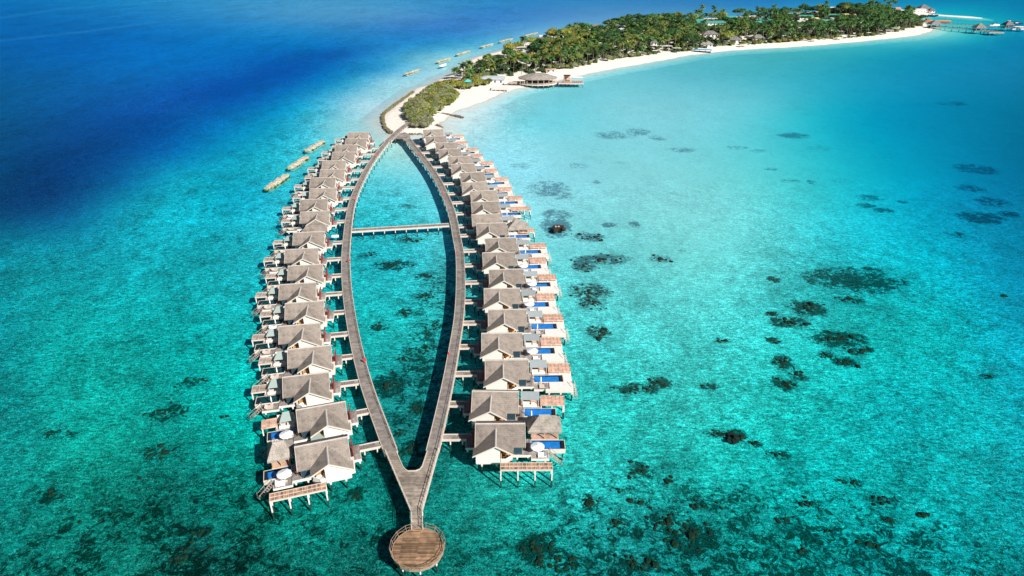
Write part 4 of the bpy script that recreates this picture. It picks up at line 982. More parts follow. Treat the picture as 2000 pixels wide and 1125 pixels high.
# waiting boat under the crossing
def mk_boat(name, L, Wd, Hh, hullm, topm, canopy=True, wl=-.3):
    t = empty(name); b = MB(); n = 9; rings = []
    for i in range(n):
        s = i/(n-1); w_ = Wd/2*(1-(s**4)*.97)*(.8+.2*min(1, s*4)); x = (s-.5)*L; sh = .35*s**3
        rings.append([(x, -w_, Hh+sh), (x, -w_*.8, 0), (x, 0, -.25), (x, w_*.8, 0), (x, w_, Hh+sh), (x, w_*.86, Hh+sh), (x, 0, Hh*.55+sh), (x, -w_*.86, Hh+sh)])
    m_ = 8; b.add([v for r in rings for v in r], [(i*m_+k, i*m_+(k+1) % m_, (i+1)*m_+(k+1) % m_, (i+1)*m_+k) for i in range(n-1) for k in range(m_)] + [tuple(range(m_))[::-1], tuple(range((n-1)*m_, n*m_))], 0, False)
    b.build('hull', hullm, t)
    MB().box(-L*.3, L*.1, -Wd*.36, Wd*.36, Hh*.56, Hh*.62).build('seat', M_fabric, t)
    if canopy:
        c = MB(); hz = Hh+1.7
        c.add([(-L*.38,-Wd*.45,hz-.12),(L*.2,-Wd*.45,hz-.12),(L*.2,Wd*.45,hz-.12),(-L*.38,Wd*.45,hz-.12),(-L*.38,0,hz+.12),(L*.2,0,hz+.12),(-L*.38,-Wd*.45,hz-.2),(L*.2,-Wd*.45,hz-.2),(L*.2,Wd*.45,hz-.2),(-L*.38,Wd*.45,hz-.2)],[(0,1,5,4),(4,5,2,3),(6,9,8,7),(0,6,7,1),(3,2,8,9),(0,4,3,9,6),(1,7,8,2,5)])
        c.build('canopy', topm, t)
        for x in (-L*.36, L*.18):
            for y in (-Wd*.4, Wd*.4): MB().box(x-.04,x+.04,y-.04,y+.04,Hh*.7,hz-.15).build('post', M_frame, t)
    return t
q = at(654.5, 461, .5); t = mk_boat('dinghy', 2.6, 1.4, .5, M_fabric, M_fabric, False); t.location = (q[0], q[1], .1); t.rotation_euler = (0,0,.1)
tag(t, 'small white dinghy moored under the footbridge beside the crossing bridge', 'boat')

# ------------------------------------------------------------------ foliage shapes
def leaf_quads(rnd, c, nrm, size, out):
    n = (nrm + Vector((rnd.uniform(-.8,.8), rnd.uniform(-.8,.8), rnd.uniform(-.5,.8)))).normalized()
    a = n.orthogonal().normalized(); b_ = n.cross(a); t = rnd.uniform(0, 6.28)
    u = (a*math.cos(t) + b_*math.sin(t)) * size; v = (b_*math.cos(t) - a*math.sin(t)) * size * rnd.uniform(.5, .9)
    out.add([c-u-v*.4, c+u*.2-v, c+u+v*.3, c-u*.1+v], [(0,1,2,3)])
def crown_mesh(name, mt, seed, rx, h, z0, lobes=9, n=46, size=.55, flat=.7):
    rnd = random.Random(seed); b = MB()
    for k in range(lobes):
        a = 6.283*k/lobes + rnd.uniform(-.4,.4); rr = rx*rnd.uniform(.25,.72) * (0 if k == 0 else 1)
        lr = rx*rnd.uniform(.34,.52); c = Vector((rr*math.cos(a), rr*math.sin(a), z0 + h*(.5 + rnd.uniform(-.12,.12) + .22*(1-rr/rx))))
        lz = lr*flat
        # dark inner body so that no daylight passes straight through a lobe
        vs = []; m_ = 7
        for j in range(1, 4):
            for i in range(m_):
                t = 6.283*i/m_; p = math.pi*j/4; q = rnd.uniform(.72,.95); vs.append(c + Vector((lr*.85*math.sin(p)*math.cos(t), lr*.85*math.sin(p)*math.sin(t), lz*.85*math.cos(p)))*q)
        vs += [c+Vector((0,0,lz*.75)), c-Vector((0,0,lz*.75))]
        b.add(vs, [(j*m_+i, j*m_+(i+1) % m_, (j+1)*m_+(i+1) % m_, (j+1)*m_+i) for j in range(2) for i in range(m_)] + [(i, (i+1) % m_, 3*m_) for i in range(m_)] + [(2*m_+i, 2*m_+(i+1) % m_, 3*m_+1) for i in range(m_)])
        for _ in range(n):
            u = rnd.uniform(-.5, 1); t = rnd.uniform(0, 6.283); s_ = math.sqrt(1-u*u); d = Vector((s_*math.cos(t), s_*math.sin(t), u))
            q = c + Vector((d.x*lr, d.y*lr, d.z*lz)) * rnd.uniform(.88, 1.16)
            leaf_quads(rnd, q, d, size*rnd.uniform(.6,1.3), b)
    return b.mesh(name, mt, fix=False)
def trunk_mesh(name, mt, h, r, seed, limbs=4, spread=2.0):
    rnd = random.Random(seed); b = MB(); top = Vector((rnd.uniform(-.3,.3), rnd.uniform(-.3,.3), h*.62))
    b.tube((0,0,-.4), top*.5, r, 7, r*.8).tube(top*.5, top, r*.8, 7, r*.6)
    for k in range(limbs):
        a = 6.283*k/limbs+rnd.uniform(-.3,.3); e = top*.75 + Vector((spread*math.cos(a), spread*math.sin(a), h*.3)); b.tube(top*rnd.uniform(.55,.9), e, r*.45, 5, r*.15)
    return b.mesh(name, mt)
def palm_meshes(seed, h, lean, mt):
    rnd = random.Random(seed); b = MB(); pts = []
    a = rnd.uniform(0, 6.28); L = lean
    for k in range(6): s_ = k/5; pts.append(Vector((L*s_*s_*math.cos(a), L*s_*s_*math.sin(a), -.4+(h+.4)*s_)))
    for p, q in zip(pts[:-1], pts[1:]): b.tube(p, q, .20, 6, .17)
    tr = b.mesh('trunk', M_trunk); top = pts[-1]; c = MB()
    nf = 19
    for i in range(nf):
        az = 6.283*i*.618*1.0 + rnd.uniform(-.2,.2); up = rnd.uniform(.25, 1.05) if i % 3 else rnd.uniform(-.35,.25); Lf = rnd.uniform(3.6, 4.6)
        p = top.copy(); d = Vector((math.cos(az)*math.cos(up), math.sin(az)*math.cos(up), math.sin(up))); side = Vector((-math.sin(az), math.cos(az), 0))
        seg = 7; prev = None
        for k in range(seg+1):
            s_ = k/seg; wd = .95*math.sin(math.pi*min(1, .12+s_*.86))**.7
            if prev:
                (p0, w0) = prev
                for sg in (-1, 1):    # separate leaflet blades, swept towards the tip, hanging
                    e0 = p0 + side*sg*w0 + (p-p0)*.9 - Vector((0,0,.45*w0)); mid = p0.lerp(p, .52)
                    c.add([p0, e0, e0+(p-p0)*.30 , mid+(p-p0)*.12], [(0,1,2,3)])
                    m2 = p0.lerp(p, .5); e1 = m2 + side*sg*wd + (p-p0)*.9 - Vector((0,0,.5*wd))
                    c.add([m2, e1, e1+(p-p0)*.26, p+(p-p0)*.1], [(0,1,2,3)])
            prev = (p.copy(), wd)
            p = p + d*(Lf/seg); d = (d + Vector((0,0,-.20))).normalized()
    for i in range(5): q = top+Vector((rnd.uniform(-.3,.3), rnd.uniform(-.3,.3), -.3)); c.box(q.x-.14,q.x+.14,q.y-.14,q.y+.14,q.z-.15,q.z+.15)
    return tr, c.mesh('crown', mt, fix=False)
PALMS = [palm_meshes(11+i, h, l, M_palm) for i, (h, l) in enumerate([(10.5,1.2),(12.5,2.2),(9,.6),(13.5,1.4),(11.5,3.0),(7.5,.5)])]
def treeset(mt, seeds, rx, h, z0, **k):
    return [(trunk_mesh('trunk', M_bark, z0+h*.5, .35, s_, spread=rx*.45), crown_mesh('crown', mt, s_, rx*(.85+.1*(i % 4)), h, z0, **k)) for i, s_ in enumerate(seeds)]
DARKT = treeset(M_leafdark, (21,22,23,24,25), 6.0, 6.5, 4.6, n=120, size=.42)
OLIVT = treeset(M_leafolive, (31,32,33,34), 6.0, 6.0, 3.6, n=120, size=.42)
BUSH = treeset(M_leafgrey, (41,42,43), 3.6, 4.2, .1, n=150, size=.27, flat=.85, lobes=10)
GBUSH = treeset(M_leafolive, (51,52), 3.0, 3.4, .0, n=90, size=.30, flat=.85, lobes=8)
def plant(name, meshes, x, y, z, rz, sc, label, cat, group=None):
    t = empty(name, (x, y, z), rz); t.scale = (sc, sc, sc)
    link('trunk', meshes[0], t); link('crown', meshes[1], t); tag(t, label, cat, group); return t

# ------------------------------------------------------------------ vegetation of the island
FRONT = [(985,151),(1010,152),(1040,148),(1070,139),(1115,136.5),(1165,126),(1210,117),(1245,113),(1290,107),(1357,100),(1395,93),(1455,90),(1500,87),(1577,81.5),(1640,77),(1675,74),(1718,70.5),(1755,63),(1778,57.5),(1793,53),(1804,47)]
BACK = [(1797,41),(1784,32),(1760,26),(1720,23),(1660,24),(1600,28),(1500,36),(1400,42.5),(1300,46),(1240,52),(1180,60),(1120,69),(1070,86),(1035,97),(1000,111),(980,122),(955,134),(930,142),(905,155),(893,165),(905,172),(935,158)]
FOR = np.array([at(*p) for p in FRONT + BACK])
rnd = random.Random(5)
# clearings with roofs are kept free of tall trees
CLEAR = []
def inside(x, y, poly, d=0.0): return float(sdf(np.array([x]), np.array([y]), poly)[0]) > d
x0, y0 = FOR.min(0); x1, y1 = FOR.max(0)
def proj(x, y, z):
    Zc = y*_c - (z-CH)*_s; d = -y*_s - (z-CH)*_c
    return 1000 + CF*x/Zc, 562.5 + CF*d/Zc
SHOW = [(1352,1420,49),(1412,1440,36),(1482,1508,42),(1466,1486,46),(1562,1592,33),(1580,1602,38),(1540,1574,43),(1620,1668,31),(1372,1400,71),(1272,1332,98),(1370,1388,91),(1405,1428,85),(1418,1450,81),(1462,1490,78),(1018,1036,104),(1052,1070,74),(1204,1222,62),(1358,1372,49),(1155,1172,52),(1622,1636,17),(1746,1760,20),(1780,1830,28),(1605,1630,42)]
def fit(x, y, hgt):
    """largest scale at which a plant of height hgt leaves the roofs behind it in view"""
    sc = 9.0; Yc = math.hypot(x, y)
    for a, b, yb in SHOW:
        for z_ in (4.0,):
            rq = at((a+b)/2, yb, z_)
            if rq[1] < y - 1: continue
            px_, _y = proj(x, y, 2)
            if not (a - 3.0 < px_ < b + 3.0): continue
            # height of the ray from the camera to the lower edge of the roof above this plant
            lim = CH + (z_ - CH) * y / rq[1] - 1.2
            sc = min(sc, lim / hgt)
    return sc
def blocked(x, y, hgt):
    for cx, cy, r in CLEAR:
        if math.hypot(x-cx, y-cy) < r: return True
    return False
BLD = []     # (photo x, y of roof centre, roof height) of the low buildings that show between the trees
def buildings_clear(px, py, z, rx, ry):
    c = at(px, py, z); CLEAR.append((c[0], c[1], rx)); 
    for k in range(1, ry): CLEAR.append((c[0]-c[0]/c[1]*k*4, c[1]-k*4, rx*.8))
for b_ in ((1386,40,5,13,5),(1425,32,5,9,4),(1492,32,5,12,5),(1475,40,5,8,4),(1556,39,4,9,5),(1580,30,5,11,4),(1635,27,5,12,5),(1656,27,6,10,6),(1592,33,5,7,5),(1365,45,5,6,3),
           (1212,55,5,5,4),(1386,64,5,11,4),(1280,86,4,11,4),(1306,88,4,9,3),(1430,72,4,9,3),(1450,76,4,8,4),(1478,72,4,8,3),(1378,81,4,9,3),(1640,70,3,5,2),(1700,62,3,6,2),(1752,52,3,9,4),(1590,75,3,5,2),(1470,76,3,6,3),(1060,68,4,5,4),(1027,100,4,6,4),(1120,69,4,5,3),(1560,72,3,4,2),(1620,71,3,4,2),(1665,67,3,4,2)): buildings_clear(*b_)
cand = []
for _ in range(26000):
    x, y = rnd.uniform(x0, x1), rnd.uniform(y0, y1); cand.append((x, y))
cx_ = np.array([c[0] for c in cand]); cy_ = np.array([c[1] for c in cand]); dd = sdf(cx_, cy_, FOR)
cand = [(x, y, d) for (x, y), d in zip(cand, dd) if d > .5]
grid = {}
def free(x, y, r):
    g = (int(x//8), int(y//8))
    for i in (-1,0,1,-2,2):
        for j in (-1,0,1,-2,2):
            for (qx, qy, qr) in grid.get((g[0]+i, g[1]+j), ()):
                if math.hypot(x-qx, y-qy) < (r+qr)*.5: return False
    return True
def take(x, y, r): grid.setdefault((int(x//8), int(y//8)), []).append((x, y, r))
broad = []; palm = []
for x, y, d in cand:
    px, py = proj(x, y, 0)
    fr = sdf(np.array([x]), np.array([y]), FOR)[0]
    # how far back in the belt: 0 at the lagoon beach, 1 at the ocean side
    fy = np.interp(px, [p[0] for p in FRONT], [p[1] for p in FRONT]); bx = sorted(BACK[:-3]); by = np.interp(px, [p[0] for p in bx], [p[1] for p in bx])
    back = (fy-py)/max(fy-by, 1)
    if blocked(x, y, 0): continue
    pb = .85 if px < 1150 and back > .30 else (.15 if px < 1150 else (.12 if back < .36 else .72))
    if px > 1690 : pb = .12
    if rnd.random() < pb:
        if len(broad) < 300 and free(x, y, 8.0): broad.append((x, y, px, back)); take(x, y, 8.0)
    elif free(x, y, 5.4): palm.append((x, y, px, back)); take(x, y, 5.4)
palm.sort(key=lambda p: math.hypot(p[0], p[1]))
for k, (x, y, px, back) in enumerate(broad):
    f_ = fit(x, y, 10.0)
    if f_ < .3: continue
    olive = (px < 1130 and rnd.random() < .8) or rnd.random() < .16
    me_ = (OLIVT if olive else DARKT)[k % 4]
    plant('broadleaf_tree', me_, x, y, ground_z(x, y), rnd.uniform(0, 6.28), min(f_, rnd.uniform(.75, 1.2)),
          'olive green spreading tree in the forest of the island' if olive else 'dark green round crowned tree in the forest of the island', 'tree', 'olive trees in the island forest' if olive else 'dark broadleaf trees in the island forest')
edge = []
far_palms = palm[296:]
for k, (x, y, px, back) in enumerate(palm[:296]):
    f_ = fit(x, y, 15.0)
    if f_ < .3: continue
    plant('palm_tree', PALMS[rnd.randrange(6)], x, y, ground_z(x, y), rnd.uniform(0, 6.28), min(f_, rnd.uniform(.72, 1.12)), 'green coconut palm growing in the palm belt of the island', 'palm tree', 'coconut palms in the island forest')
b = MB(); b.uv = None
def merge(me_, x, y, z, rz, sc, V, Fc, MI, mi):
    n = len(me_.vertices); co = np.empty(n*3, np.float32); me_.vertices.foreach_get('co', co); co = co.reshape(-1, 3)*sc
    c_, s_ = math.cos(rz), math.sin(rz); o = np.stack([co[:,0]*c_-co[:,1]*s_+x, co[:,0]*s_+co[:,1]*c_+y, co[:,2]+z], 1)
    base = sum(len(v) for v in V); V.append(o); Fc += [tuple(base+i for i in p.vertices) for p in me_.polygons]; MI += [mi]*len(me_.polygons)
V, Fc, MI = [], [], []
for k, (x, y, px, back) in enumerate(far_palms[:900]):
    f_ = fit(x, y, 15.0)
    if f_ < .3: continue
    tr, cr = PALMS[rnd.randrange(6)]; rz = rnd.uniform(0, 6.28); sc = min(f_, rnd.uniform(.72, 1.12)); z = ground_z(x, y)
    merge(tr, x, y, z, rz, sc, V, Fc, MI, 0); merge(cr, x, y, z, rz, sc, V, Fc, MI, 1)
if V:
    me2 = bpy.data.meshes.new('palm_forest'); me2.from_pydata(np.concatenate(V).tolist(), [], Fc); me2.materials.append(M_trunk); me2.materials.append(M_palm); me2.polygons.foreach_set('material_index', MI); me2.update()
    tag(link('palm_forest', me2), 'far mass of palms filling the distant half of the island', 'palm forest', None, 'stuff')
# undergrowth filling the ground between the trees
b = MB(); r2 = random.Random(9)
for _ in range(9000):
    x, y = r2.uniform(x0, x1), r2.uniform(y0, y1); cand_ = (x, y)
    b.v.append((x, y, 0))
arr = np.array(b.v)[:, :2]; dd = sdf(arr[:,0], arr[:,1], FOR); arr = arr[dd > -.5]
b = MB()
for x, y in arr:
    z = ground_z(x, y); hgt = r2.uniform(.8, 3.2); r_ = r2.uniform(1.6, 3.4); m_ = 7
    for cx2, cy2, cr2 in CLEAR:
        if math.hypot(x-cx2, y-cy2) < cr2: hgt *= .5; break
    vs = [Vector((x+r_*q*math.cos(6.283*i/m_)*r2.uniform(.8,1.2), y+r_*q*math.sin(6.283*i/m_)*r2.uniform(.8,1.2), z+hgt*zz)) for q, zz in ((1,0),(.85,.6),(.4,1)) for i in range(m_)]
    b.add(vs, [(j*m_+i, j*m_+(i+1) % m_, (j+1)*m_+(i+1) % m_, (j+1)*m_+i) for j in range(2) for i in range(m_)] + [tuple(range(2*m_, 3*m_))])
    for _ in range(9): leaf_quads(r2, Vector((x, y, z+hgt*r2.uniform(.4,1.1))) + Vector((r2.uniform(-1,1), r2.uniform(-1,1), 0))*r_, Vector((0,0,1)), .6, b)
tag(b.build('undergrowth', M_under, fix=False), 'low dark undergrowth covering the forest floor of the island', 'undergrowth', None, 'stuff')
# the grove at the tip of the spit and the bushes behind the small beach
TIP = np.array([at(*p) for p in [(792,226),(799,243),(808,254),(828,258),(844,250),(840,235),(854,225),(874,212),(893,204),(896,192),(884,184),(864,177),(846,180),(830,190),(812,201),(797,213)]])
CL2 = np.array([at(*p) for p in [(893,178),(915,181),(940,172),(958,172),(962,163),(950,156),(925,158),(905,165)]])
for poly, tries, lab in ((TIP, 4000, 'rounded grey green shrub of the grove on the tip of the sand spit'), (CL2, 1500, 'rounded grey green shrub beside the small teal tent')):
    grid.clear(); a0, b0 = poly.min(0); a1, b1 = poly.max(0); k = 0
    for _ in range(tries):
        x, y = rnd.uniform(a0, a1), rnd.uniform(b0, b1)
        if not inside(x, y, poly, 1.0) or not free(x, y, 3.7): continue
        take(x, y, 3.7); k += 1; px, py = proj(x, y, 0)
        ol = rnd.random() < .25 or (py < 196 and rnd.random() < .5)
        plant('shrub', (OLIVT[k % 4] if False else (GBUSH[k % 2] if ol else BUSH[k % 3])), x, y, ground_z(x, y), rnd.uniform(0, 6.28), rnd.uniform(.75, 1.1) * (1.15 if ol else 1),
              (lab if not ol else lab.replace('grey green', 'yellow green')), 'shrub', 'shrubs of the grove on the spit' if poly is TIP else 'shrubs behind the small beach')
for k, (x, y) in enumerate(((848,178),(855,175),(862,173),(870,171),(878,171),(886,172),(893,174),(842,183),(868,176),(884,179),(836,188))):
    q = at(x, y); plant('shrub', GBUSH[k % 2], q[0], q[1], ground_z(*q), rnd.uniform(0, 6.28), rnd.uniform(1.0, 1.4), 'bright yellow green shrub between the spit grove and the first palms', 'shrub', 'bright shrubs on the narrow neck of the spit')
# palms near the shore that stand apart
for x, y in ((897,163),(905,150),(915,153),(922,145),(934,146),(945,142),(957,139),(968,137),(950,150),(908,168),(888,158),(990,148),(890,150),(962,146),(978,141),(930,152)):
    q = at(x, y); plant('palm_tree', PALMS[rnd.choice((0,2,5))], q[0], q[1], ground_z(*q), rnd.uniform(0,6.28), rnd.uniform(.6,.85), 'short coconut palm near the grey roofed beach pavilion', 'palm tree', 'palms near the beach pavilion')
# bright hedge shrubs along the lagoon beach
for k in range(64):
    s_ = k/63; px = 1072 + s_*(1795-1072); fy = np.interp(px, [p[0] for p in FRONT], [p[1] for p in FRONT])
    if 1275 < px < 1330 or 1362 < px < 1395 or (rnd.random() < .12): continue
    q = at(px, fy+.3); plant('beach_shrub', GBUSH[k % 2] if px > 1480 or k % 2 else BUSH[k % 3], q[0], q[1], ground_z(*q), rnd.uniform(0,6.28), rnd.uniform(.7,1.1), 'green beach shrub in the line along the white lagoon beach', 'shrub', 'shrubs along the lagoon beach')
for x, y, sc in ((1370,33,1.15),(1392,33,1.1),(1477,32,1.0)):
    q = at(x, y+9); plant('palm_tree', PALMS[3], q[0], q[1], 1.6, 1, sc*1.0, 'tall palm rising above the teal roofs on the ocean side', 'palm tree', 'tall palms above the teal roofs')

# ------------------------------------------------------------------ rock breakwaters and revetment
def rocks(name, p, q, wid, hgt, seed, label, alg=True, cat='breakwater', group=None, n=None):
    r_ = random.Random(seed); a = Vector((*at(*p), 0)); c = Vector((*at(*q), 0)); L = (c-a).length; d = (c-a)/L; nn = Vector((-d.y, d.x, 0))
    t = empty(name, tuple((a+c)/2)); O = (a+c)/2; M = [MB(), MB()]
    n = n or int(L*wid*2.6)
    for _ in range(n):
        s_ = r_.uniform(0, 1); u = r_.uniform(-1, 1); endf = min(1, 5*min(s_, 1-s_)+.35); rad = r_.uniform(.3, .68)
        z = hgt*(1-abs(u)**1.6)*endf - .35 + r_.uniform(-.15,.25); pos = a + d*(s_*L) + nn*(u*wid/2*endf) - O + Vector((0,0,z))
        k = 1 if (alg and z < -.12 and r_.random() < .8) else 0
        vs = [pos + Vector((sx*rad*r_.uniform(.5,1), sy*rad*r_.uniform(.5,1), sz*rad*.75*r_.uniform(.5,1))) for sx, sy, sz in ((-1,-1,-1),(1,-1,-1),(1,1,-1),(-1,1,-1),(-1,-1,1),(1,-1,1),(1,1,1),(-1,1,1))]
        M[k].add(vs, [(3,2,1,0),(4,5,6,7),(0,1,5,4),(1,2,6,5),(2,3,7,6),(3,0,4,7)])
    core = [(-wid/2*.9,-1.5),(wid/2*.9,-1.5),(wid/2*.7,-.2),(wid*.2,hgt*.55),(-wid*.2,hgt*.55),(-wid/2*.7,-.2)]
    M[0].prism(core, lambda p_: a-O+d*(L*.06)+nn*p_[0]+Vector((0,0,p_[1])), lambda p_: a-O+d*(L*.94)+nn*p_[0]+Vector((0,0,p_[1])))
    M[0].build('boulders' if cat != 'coral' else 'coral', M_rock if wid > 1.6 else M_darkrock, t, fix=False)
    if M[1].v: M[1].build('algae_boulders', M_alg, t, fix=False)
    tag(t, label, cat, group); return t
for k, (p, q, lab) in enumerate((((520,370),(562,341),'low boulder breakwater nearest the bungalows, lowest of the three'),((564,330),(601,305.5),'middle one of three low boulder breakwaters beside the bungalows'),((598,295.5),(632,275.5),'boulder breakwater nearest the sand spit beside the bungalows'))):
    rocks('breakwater', p, q, 3.8, .7, k, lab, True, 'breakwater', 'algae edged breakwaters beside the bungalows')
B7 = [((790,145.5),(819,136)),((853,121.5),(881,113.5)),((891,107.5),(918,99.5)),((939,92),(964,85.5)),((975,81.8),(1002,75.3)),((1025,70),(1051,64)),((1066,61.3),(1085,58.6))]
for k, (p, q) in enumerate(B7):
    rocks('breakwater', p, q, 2.6, .65, 20+k, f'{ORD[k]} pale breakwater from the spit along the ocean side of the island', True, 'breakwater', 'pale breakwaters on the ocean side')
RV = [(807,180.5),(800,186.5),(790,193),(781,199.5),(770,207),(760,214.5),(750,223),(747.5,230),(749,240),(752,250),(760,258),(768,263)]
a_ = [at(*p) for p in RV]
t = empty('rock_revetment', (a_[5][0], a_[5][1], 0)); M2 = [MB(), MB()]; r_ = random.Random(77)
for (pa, pb) in zip(a_[:-1], a_[1:]):
    L = math.dist(pa, pb)
    for _ in range(int(L*5)):
        s_ = r_.random(); u = r_.uniform(-.7, .7); z = .9-abs(u)*.6+r_.uniform(-.2,.2); rad = r_.uniform(.35,.8)
        dx, dy = (pb[0]-pa[0])/L, (pb[1]-pa[1])/L
        pos = Vector((pa[0]+(pb[0]-pa[0])*s_-dy*u-a_[5][0], pa[1]+(pb[1]-pa[1])*s_+dx*u-a_[5][1], z))
        vs = [pos + Vector((sx*rad*r_.uniform(.5,1), sy*rad*r_.uniform(.5,1), sz*rad*.75*r_.uniform(.5,1))) for sx, sy, sz in ((-1,-1,-1),(1,-1,-1),(1,1,-1),(-1,1,-1),(-1,-1,1),(1,-1,1),(1,1,1),(-1,1,1))]
        M2[1 if r_.random() < .35 else 0].add(vs, [(3,2,1,0),(4,5,6,7),(0,1,5,4),(1,2,6,5),(2,3,7,6),(3,0,4,7)])
M2[0].build('boulders', M_darkrock, t, fix=False); M2[1].build('algae_boulders', M_alg, t, fix=False); tag(t, 'dark curving rock edge around the ocean side of the sand spit', 'rock wall')
rocks('rock_edge', (788,263.5), (826,262.5), 1.3, .9, 90, 'thin dark rock edge at the near end of the sand spit', True, 'rock wall')
rocks('rock_edge', (850,245), (865,249), 1.5, 1.0, 91, 'small rock edge of the spit behind the first lagoon bungalow', True, 'rock wall')
rocks('groyne', (846,221), (905,228.5), 1.2, .9, 92, 'thin groyne of logs and rocks across the lagoon side of the spit', False, 'groyne')
q = at(866, 129); t = mk_boat('moored_boat', 9, 2.6, .9, M_fabric, M_fabric, False); t.location = (q[0], q[1], .1); t.rotation_euler = (0,0,1.1); tag(t, 'white boat lying between the pale breakwaters and the ocean beach', 'boat')

# ------------------------------------------------------------------ island buildings
def house(name, pxc, z, w, d, hw, rh, roofm, wallm, label, cat='building', rz=0.0, hipr=True, over=.8, zc=1.5):
    """pxc = photo position of the ground centre"""
    q = at(pxc[0], pxc[1], zc); t = empty(name, (q[0], q[1], zc), rz)
    MB().box(-w/2, w/2, -d/2, d/2, -.5, hw).build('wall', wallm, t)
    b = MB()
    if hipr: hip(b, -w/2-over, w/2+over, -d/2-over, d/2+over, hw+.1, -max(.1, (w-d)/2), max(.1, (w-d)/2), 0, hw+rh, .1, 1, .25)
    else: b.prism([(-d/2-over, hw-.1), (0, hw+rh), (d/2+over, hw-.1), (d/2+over, hw-.3), (0, hw+rh-.2), (-d/2-over, hw-.3)], lambda p: (-w/2-over, p[0], p[1]), lambda p: (w/2+over, p[0], p[1]))
    b.build('roof', roofm, t)
    k = max(2, int(w/3.5))
    for i in range(k):
        x = -w/2 + (i+.5)*w/k; MB().box(x-.6, x+.6, -d/2-.05, -d/2-.005, .7, min(2.2, hw-.3)).build('window', M_glass, t)
    MB().box(-w/2+.3, -w/2+1.3, -d/2-.09, -d/2-.055, -.1, 2.1).build('door', M_brownfab, t)
    tag(t, label, cat); return t
house('beach_pavilion', (962,161), 0, 17, 9, 3.2, 1.6, M_greyroof, M_white, 'white beach pavilion with a pale grey hipped roof', rz=-.05)
# posted white sun deck before the pavilion
def posted_deck(name, pxc, w, d, z, mt, label, rz=0.0, rails=False, n=5, cat='deck'):
    q = at(pxc[0], pxc[1], z); t = empty(name, (q[0], q[1], 0), rz)
    MB().box(-w/2, w/2, -d/2, d/2, z-.22, z).build('deck', mt, t)
    MB().box(-w/2-.05, w/2+.05, -d/2-.12, -d/2, z-.6, z-.02).build('edge_beam', M_frame, t)
    for i in range(n):
        for y in (-d/2+.3, d/2-.3): MB().box(-w/2+.3+i*(w-.6)/(n-1)-.14, -w/2+.3+i*(w-.6)/(n-1)+.14, y-.14, y+.14, -2.4, z-.22).build('pile', M_pile, t)
    if rails:
        b = MB()
        for y in (-d/2+.05, d/2-.05): b.box(-w/2, w/2, y-.04, y+.04, z+.95, z+1.05)
        for i in range(n*2): x = -w/2+.1+i*(w-.2)/(n*2-1); b.box(x-.05, x+.05, -d/2, -d/2+.1, z, z+1)
        b.build('railing', M_frame, t)
    tag(t, label, cat); return t
posted_deck('sun_deck', (977.5,171.5), 12.5, 8, 2.0, M_terr, 'white posted sun deck before the beach pavilion', -.06)
posted_deck('covered_link', (1008,160.5), 11, 3, 2.0, M_terra, 'raised timber link between beach pavilion and round restaurant', 0, True)
q = at(1008, 157, 4.6); t = empty('link_roof', (q[0], q[1], 0)); MB().box(-6.5,6.5,-1.8,1.8,4.5,4.7).build('roof', M_terr, t)
for x in (-6,-3,0,3,6):
    for y in (-1.6,1.6): MB().box(x-.1,x+.1,y-.1,y+.1,1.9,4.5).build('post', M_frame, t)
tag(t, 'flat white roof on posts over the link to the round restaurant', 'canopy')
def restaurant():
    z = 1.9; q = at(1050, 160.5, z); t = empty('round_restaurant', (q[0], q[1], 0)); n = 20; rx, ry = 14.0, 9.5
    E_ = lambda k, f, z_: (rx*f*math.cos(2*math.pi*k/n), ry*f*math.sin(2*math.pi*k/n), z_)
    MB().slab([E_(k, 1, 0)[:2] for k in range(n)], z-.25, z).build('deck', M_terra, t)
    b = MB(); r2_ = random.Random(4)
    rings = [(1.02, 5.0), (1.02, 5.35), (.62, 7.0), (.60, 7.15), (.3, 7.9), (.02, 8.1)]
    vs = [E_(k, f, zz + (r2_.uniform(-.12,.12))) for f, zz in rings for k in range(n)]
    b.add(vs, [(j*n+k, j*n+(k+1) % n, (j+1)*n+(k+1) % n, (j+1)*n+k) for j in range(len(rings)-1) for k in range(n)])
    b.add([E_(k, 1.0, 5.02) for k in range(n)], [tuple(range(n))])
    rf = b.build('roof', M_thatch, t)
    MB().slab([E_(k, .45, 0)[:2] for k in range(n)], z, 4.9).build('core_wall', M_darkwood, t)
    for k in range(n):
        p = E_(k, .95, 0); MB().box(p[0]-.14, p[0]+.14, p[1]-.14, p[1]+.14, z, 5.1).build('post', M_frame, t)
        p = E_(k, .93, 0); MB().box(p[0]-.16, p[0]+.16, p[1]-.16, p[1]+.16, -2.4, z-.2).build('pile', M_pile, t)
    r = MB(); s_ = MB()
    for k in range(n): r.bar(E_(k, .99, z+1.0), E_(k+1, .99, z+1.0), .1, .1); r.bar(E_(k, .99, z+.5), E_(k+1, .99, z+.5), .06, .06); s_.bar(E_(k, 1.01, z), E_(k+1, 1.01, z), .15, .7)
    r.build('railing', M_frame, t); s_.build('edge_beam', M_frame, t)
    tag(t, 'round open-sided thatched restaurant on piles at the edge of the lagoon', 'restaurant')
restaurant()
posted_deck('bar_deck', (1114.5,160.5), 18, 7.5, 1.5, M_terra, 'timber bar deck on piles beside the round restaurant', 0, True, 7)
q = at(1107, 160, 1.5); t = empty('bar_hut', (q[0], q[1], 1.5)); MB().box(-2.2,2.2,-1.6,1.6,0,1.2).build('counter', M_brownfab, t)
for x in (-2.2,2.2):
    for y in (-1.6,1.6): MB().box(x-.15,x+.15,y-.15,y+.15,0,4.6).build('post', M_frame, t)
MB().box(-2.5,2.5,-1.9,1.9,4.6,4.8).build('roof', M_darkwood, t); MB().box(-2.2,2.2,1.3,1.5,1.2,4.6).build('back_wall', M_terra, t)
tag(t, 'tall square bar hut with dark flat roof on the timber deck', 'bar')
